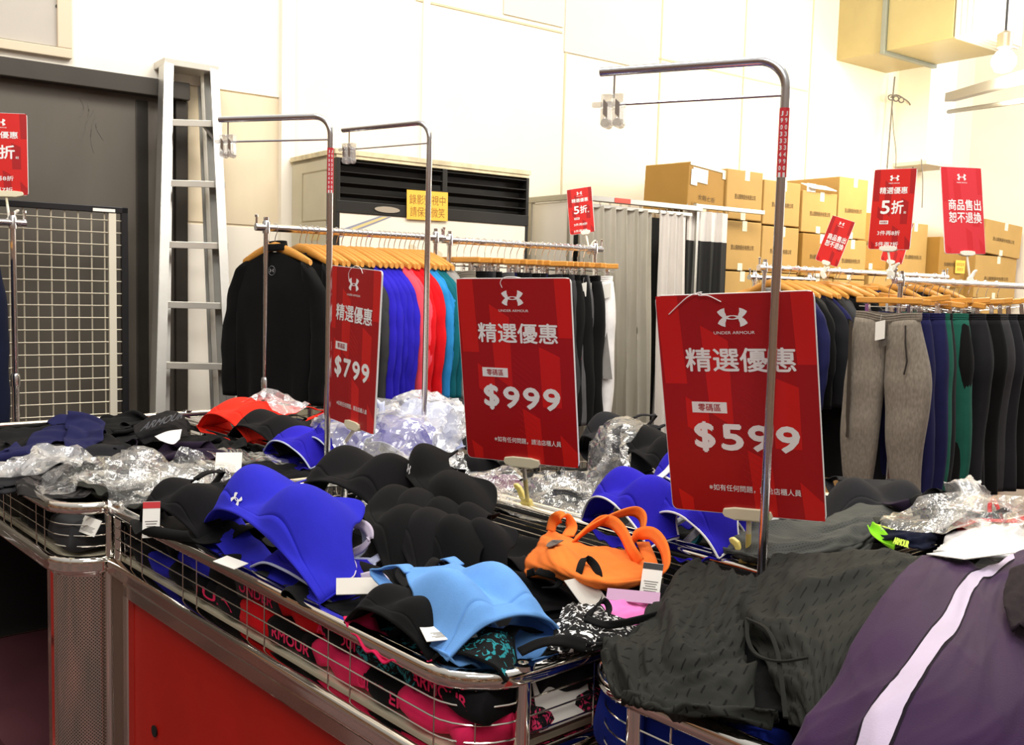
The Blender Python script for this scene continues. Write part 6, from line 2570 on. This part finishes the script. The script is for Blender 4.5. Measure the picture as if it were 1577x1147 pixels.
PUR = mat('purple_jersey', '351840', .75, 0, .12, 6, .25, 600, .05, .25)
pur_net = [
    [(1420, 852, 1.0), (1460, 858, 1.005), (1510, 868, 1.0), (1555, 850, 1.0), (1600, 835, .99), (1660, 820, .97)],
    [(1372, 905, 1.0), (1430, 905, 1.01), (1490, 905, 1.01), (1545, 895, 1.0), (1600, 885, .99), (1680, 880, .97)],
    [(1322, 970, .985), (1395, 970, 1.01), (1470, 970, 1.015), (1540, 965, 1.005), (1610, 955, .99), (1700, 950, .97)],
    [(1285, 1030, .965), (1370, 1035, .995), (1455, 1040, 1.005), (1540, 1040, 1.0), (1620, 1035, .985), (1720, 1030, .965)],
    [(1245, 1085, .945), (1345, 1095, .975), (1440, 1105, .985), (1535, 1110, .985), (1630, 1110, .975), (1740, 1105, .955)],
    [(1215, 1150, .915), (1320, 1160, .945), (1425, 1170, .96), (1530, 1180, .96), (1640, 1180, .955), (1750, 1180, .94)],
    [(1205, 1230, .88), (1310, 1240, .90), (1420, 1250, .91), (1530, 1260, .91), (1650, 1260, .90), (1760, 1260, .90)]]
r_, P_ = sheet('purple_top', 'purple top with a pale lilac stripe draped over the right front basket', 'top', PUR, pur_net, 100, 110, .008, 51, 3.4, .7, thick=.004)
# the stripe is sewn on: it follows the draped cloth
STR = mat('lilac_stripe', 'cbbcd6', .75, 0, .06, 12, .2, 500, .2, .3)


def band_on(P, line, w, m, root, name, up=.004, nn=60):
    """strip of half width w grid columns following a picture line across the cloth P"""
    N = normals(P)
    if N[..., 2].mean() < 0:
        N = -N
    I = np.array([nearest_on(P, *p) for p in line], float)
    I = catmull(np.c_[I, np.zeros(len(I))], nn)[:, :2]
    t = np.gradient(I, axis=0)
    sd = np.c_[-t[:, 1], t[:, 0]]
    sd /= np.linalg.norm(sd, axis=1, keepdims=True)
    R = []
    for k in range(nn):
        row = []
        for e in np.linspace(-1, 1, 9):
            q = I[k] + sd[k] * e * w
            i0 = np.clip(q, 0, np.array(P.shape[:2]) - 1.001)
            a, b = int(i0[0]), int(i0[1])
            f, g = i0[0] - a, i0[1] - b
            pp_ = (P[a, b] * (1 - f) * (1 - g) + P[a + 1, b] * f * (1 - g) + P[a, b + 1] * (1 - f) * g + P[a + 1, b + 1] * f * g)
            row.append(pp_ + N[a, b] * up)
        R.append(row)
    b_ = MB()
    b_.grid(R)
    return b_.build(name, m, root, angle=180)


SL = [(1560, 850), (1515, 885), (1487, 915), (1465, 955), (1425, 1010), (1390, 1060), (1365, 1100), (1345, 1147), (1330, 1200)]
band_on(P_, SL, 5.0, STR, r_, 'lilac_stripe', .0035)
band_on(P_, SL, 6.2, cloth('stripe_edge', '1c1420'), r_, 'stripe_edging', .0027)
HOLE = cloth('dark_lining', '1a0f18')
sheet('garment_lining', 'dark maroon garment lying beyond the armhole of the purple top at the right edge', 'top', HOLE,
      [[(1555, 875, 1.022), (1600, 860, 1.02), (1660, 850, 1.0)], [(1545, 920, 1.026), (1600, 905, 1.025), (1680, 900, 1.0)], [(1560, 965, 1.024), (1610, 960, 1.02), (1690, 955, 1.0)]], 20, 20, .004, 9)

# ================================================================ back row, right: dark bras, mesh top, bags
GB = 'garments in the back right basket'
MESH = slit_cloth('mesh_grey', '4a4b48', '2c2d2b', 60, 60, .5)
bra('large black padded bra at the back of the right rear basket', (1272, 806, .89), (1468, 818, .89), (1395, 768, .91), C('coal'), arch=.045, cup=.04, straps='flat', high=True)
sheet('mesh_top', 'grey mesh top lying behind the $599 sign clip', 'top', MESH, [[(1105, 795, .90), (1180, 800, .92), (1260, 795, .93), (1340, 775, .935), (1405, 782, .93)], [(1095, 825, .89), (1170, 825, .92), (1250, 815, .935), (1330, 795, .94), (1400, 800, .93)],
      [(1110, 850, .88), (1180, 858, .905), (1250, 850, .915), (1320, 830, .92), (1360, 815, .92)], [(1150, 868, .87), (1200, 872, .88), (1260, 870, .885), (1310, 860, .89), (1340, 845, .90)]], 40, 60, .010, 12, 5, group=GB, uv=(1, 1))
NEON = cloth('fabric_neon_green', '8fdc2a')
r_, _x = sheet('running_shorts', 'navy running shorts with a neon green lining and lettered waistband', 'shorts', C('navy2'), [[(1345, 815, .93), (1380, 800, .96), (1420, 795, .965), (1445, 805, .95)], [(1350, 830, .93), (1385, 822, .96), (1425, 820, .96), (1445, 825, .945)],
          [(1368, 842, .92), (1395, 842, .94), (1425, 845, .94), (1440, 842, .93)]], 24, 24, .005, 3, group=GB)
b_ = MB()
L_ = [atz(1336, 808, .945), atz(1342, 822, .94), atz(1358, 834, .935), atz(1376, 840, .935)]
U_ = [atz(1344, 803, .955), atz(1358, 812, .952), atz(1370, 826, .945), atz(1378, 838, .938)]
b_.grid(surf([L_, [(a + b) / 2 - UP * .01 for a, b in zip(L_, U_)], U_], 10, 14))
b_.build('green_lining', NEON, r_, solid=.002, angle=180)
for (tx, p, q, hh_) in (('ARM', (1346, 807, .966), (1372, 816, .966), .016), ('ARMOUR', (1374, 835, .955), (1398, 842, .95), .014)):
    a, b = atz(*p), atz(*q)
    x = (b - a) / np.linalg.norm(b - a)
    lettering(tx, frame(a, x, np.cross(np.array([.3, -.8, .5]), x), np.array([.3, -.8, .5])), 0, -.004, float(np.linalg.norm(b - a)), hh_, .002, cloth('neon_print', 'd8f060'), r_, bold=.04, name='waistband_lettering')
sheet('crumpled_top', 'lime green piece showing behind the navy running shorts', 'top', C('lime'), [[(1390, 806, .935), (1408, 790, .955), (1425, 788, .955), (1445, 802, .94)], [(1394, 810, .935), (1410, 800, .958), (1428, 798, .958), (1446, 808, .94)],
      [(1398, 814, .93), (1412, 810, .945), (1430, 810, .945), (1446, 814, .935)]], 14, 18, .003, 5, group=GB)
crumple('crumpled_top', 'dark brown garment with an orange edge beside the running shorts', 'top', C('dpurple'), pz(1425, 812, .90), 40, .2, .22, .6, 62, group=GB, trim_=C('orange'))
crumple('crumpled_top', 'black garment inside the standing clear bag at right', 'top', BLK, pz(1475, 815, .90), 10, .22, .25, .55, 63, group=GB)
sheet('crumpled_top', 'white garment lying behind the purple top', 'top', C('white'), [[(1462, 818, .95), (1500, 806, .975), (1545, 803, .98), (1600, 812, .97)], [(1448, 834, .955), (1495, 826, .985), (1545, 824, .99), (1605, 832, .98)],
      [(1438, 848, .955), (1485, 846, .985), (1545, 848, .99), (1610, 856, .98)], [(1440, 858, .945), (1490, 862, .965), (1545, 866, .97), (1610, 872, .965)]], 30, 40, .006, 15, group=GB)
crumple('crumpled_top', 'red garment inside a clear bag on the white garment', 'top', C('red'), pz(1535, 828, .95), 60, .14, .16, .6, 65, group=GB)
crumple('crumpled_top', 'olive garment in a clear bag left of the white garment', 'top', C('olive'), pz(1440, 832, .92), 60, .2, .25, .6, 66, group=GB)
sheet('plastic_bag', 'clear bag standing up at the back right, above the white garment', 'plastic bag', BAGW,
      [[(1452, 812, .92), (1475, 818, .93), (1505, 815, .93), (1540, 806, .92)], [(1455, 790, .95), (1478, 792, .985), (1508, 790, .985), (1538, 785, .95)], [(1458, 765, .985), (1480, 765, 1.01), (1505, 764, 1.01), (1530, 765, .985)],
       [(1452, 745, 1.02), (1475, 740, 1.035), (1498, 738, 1.035), (1515, 748, 1.02)], [(1462, 742, 1.02), (1478, 736, 1.03), (1496, 734, 1.03), (1510, 742, 1.02)]], 30, 30, .005, 7, 4, thick=.0004, group='clear plastic bags in the baskets', partname='film')
bag('clear bag around the red garment', pz(1540, 830, .96), 10, .22, .25, .6, 72, puff=.04)
bag('clear bag around the olive garment beside the running shorts', pz(1436, 834, .94), 10, .16, .18, .6, 73, puff=.02)
paper_tag('white card tag tucked under the upper edge of the purple top', 1495, 852, 1.012, 25, -8, .11, .07, lines=False)
b_ = MB()
b_.tube(catmull([atz(1528, 812, .97), atz(1524, 780, 1.0), atz(1530, 770, 1.01), atz(1538, 785, .995), atz(1545, 808, .97)], 24), .004, 6)
tag(b_.build('bra_strap', C('red'), M=at(atz(1530, 800, .97))), 'thin red strap sticking up at the back right by the rack', 'strap')

# ================================================================ back row, middle: bagged bras
GE = 'garments in the back middle basket'
bra('black padded bra at the back of the middle rear basket, right of the $999 sign', (885, 690, .89), (960, 735, .89), (960, 665, .945), C('coal'), arch=.08, cup=.05, straps='flat')
bra('black padded bra leaning beside the $599 sign in the middle rear basket', (955, 715, .89), (1040, 765, .89), (1020, 690, .94), BLK2, arch=.08, cup=.05, straps='flat')
bra('black bra cup peeping out left of the $999 sign', (680, 655, .88), (740, 690, .88), (725, 640, .92), C('coal'), arch=.07, cup=.05, straps='flat')
crumple('crumpled_top', 'black garment in a clear bag below the $999 sign', 'top', BLK, pz(810, 740, .86), 20, .35, .35, .6, 81, group=GE)
crumple('crumpled_top', 'black garment under the clear bags in the middle of the rear basket', 'top', BLK2, pz(700, 720, .86), 70, .35, .4, .6, 82, group=GE)
crumple('crumpled_top', 'dark red garment in a clear bag behind the yellow clip', 'top', C('wine'), pz(765, 735, .87), 70, .18, .2, .6, 83, group=GE)
crumple('crumpled_top', 'teal garment at the right end of the middle rear basket', 'top', C('teal'), pz(1100, 825, .86), 70, .15, .2, .6, 84, group=GE)
bra('blue bra with white piping lying nearest in the middle rear basket', (888, 790, .885), (990, 835, .885), (975, 760, .915), C('blue'), trim_=C('white'), strap_m=C('white'), arch=.07, cup=.05)
bra('blue bra with white piping, its right cup beside the orange bra', (985, 815, .885), (1100, 850, .885), (1075, 790, .91), C('blue'), trim_=C('white'), strap_m=C('white'), arch=.065, cup=.05)
bra('blue bra with white piping further back, cut by the $599 sign', (985, 765, .90), (1080, 800, .90), (1070, 745, .93), C('blue'), trim_=C('white'), strap_m=C('white'), arch=.08, cup=.05)
bra('blue bra with white piping showing under the lower edge of the $599 sign', (1080, 810, .885), (1150, 830, .885), (1135, 785, .91), C('blue'), trim_=C('white'), strap_m=C('white'), arch=.06, cup=.04)
bag('clear bag over black garments right of the $999 sign', pz(905, 720, .90), 20, .4, .4, .5, 91, puff=.06)
bag('clear bag over black garments below the $999 sign', pz(820, 745, .89), 60, .36, .42, .55, 92, puff=.04)
bag('clear bag at the middle of the rear basket behind the emblem black bra', pz(700, 722, .88), 20, .36, .42, .55, 93, puff=.04)
bag('clear bag lying on the rail behind the black padded bra', pz(610, 735, .88), 0, .25, .36, .5, 94, puff=.03)

# ================================================================ back row, left: red bra, blue bras, big bag
GD = 'garments in the back left basket'
crumple('crumpled_top', 'black garment at the bottom of the back left basket', 'top', BLK, pz(480, 660, .84), 70, .4, .4, .6, 101, group=GD)
bra('poppy red padded bra at the left end of the back left basket', (298, 652, .88), (375, 674, .88), (395, 634, .905), C('poppy'), arch=.06, cup=.04, straps='flat', strap_m=C('poppy'))
bra('black padded bra beside the red bra, at the rail of the back left basket', (345, 665, .88), (425, 694, .88), (430, 656, .90), C('black2'), arch=.05, cup=.04, straps='flat')
crumple('crumpled_top', 'burgundy garment in the back left basket', 'top', C('wine'), pz(435, 640, .87), 30, .3, .32, .5, 103, group=GD)
crumple('crumpled_top', 'navy garment beside the burgundy one in the back left basket', 'top', C('navy2'), pz(480, 645, .87), 30, .2, .32, .6, 104, group=GD)
bra('blue piped bra at the rail of the back left basket, left of the $799 sign', (400, 688, .88), (472, 714, .88), (480, 675, .895), C('blue'), trim_=C('piping'), strap_m=C('piping'), arch=.045, cup=.03)
bra('blue piped bra with tangled straps before the pole of the $799 sign', (465, 690, .89), (520, 715, .89), (525, 668, .92), C('blue'), trim_=C('piping'), strap_m=C('piping'), arch=.06, cup=.04, straps='high')
bra('blue bra inside the big milky bag, right of the $799 sign', (545, 705, .88), (640, 720, .88), (610, 670, .93), C('blue'), trim_=C('piping'), strap_m=C('piping'), arch=.07, cup=.05)
bra('pale lilac bra inside the big milky bag', (585, 680, .90), (680, 700, .90), (650, 650, .95), C('piping'), arch=.09, cup=.05, straps='flat')
bag('pinkish clear bag scrap beside the blue bras in the back left basket', pz(425, 665, .87), 20, .2, .22, .6, 111, BAGW, puff=.02)
bag('big milky clear bag of blue bras standing high beside the $799 sign', pz(632, 672, .95), 20, .55, .5, .52, 112, BAGW, puff=.16)
bag('clear bag under the $799 sign, left of the big milky bag', pz(545, 690, .90), 60, .3, .3, .55, 113, BAGW, puff=.04)

# ---------------------------------------------------------------- loose tags
RB = mat('tag_red', 'c8242c', .6)
paper_tag('black and white price tag standing at the left end of the middle front basket', 233, 800, .90, 15, 70, .034, .075, band=RB)
paper_tag('white price tag hanging at the right end of the royal blue bra', 520, 862, .91, 30, 60, .04, .075)
paper_tag('grey card tag lying before the blue bra straps', 553, 902, .90, 10, 15, .075, .05, mat('grey_card', 'c9c4bc', .6), lines=False)
paper_tag('mauve card label lying between the orange and the pink bra', 975, 918, .912, -12, 30, .085, .025, mat('mauve_card', 'b98fb0', .6), lines=False)
paper_tag('grey card tag beside the orange bra', 903, 910, .90, 35, 30, .055, .06, mat('grey_card', 'c9c4bc', .6), lines=False)
paper_tag('black and white price tag at the right end of the orange bra', 1003, 893, .90, -20, 60, .035, .06, band=BLACKP)
paper_tag('white price tag lying on the black bra with pink lining', 690, 972, .905, 20, 10, .075, .045)
paper_tag('white price tag between the black bras and the orange bra', 770, 885, .89, 55, 15, .03, .09)
paper_tag('white card pressed against the end wires of the middle front basket', 865, 1065, .80, 42, 75, .11, .09, lines=False)
paper_tag('white card with a red corner behind the wires of the right front basket', 1105, 1140, .80, -40, 70, .06, .08, band=RB)
paper_tag('white price tag seen through the corner wires of the left front basket', 138, 810, .815, -40, 60, .08, .04)
paper_tag('white price tag stuck on the front rail under the royal blue bra', 355, 866, .885, -42, 10, .07, .03, lines=False)
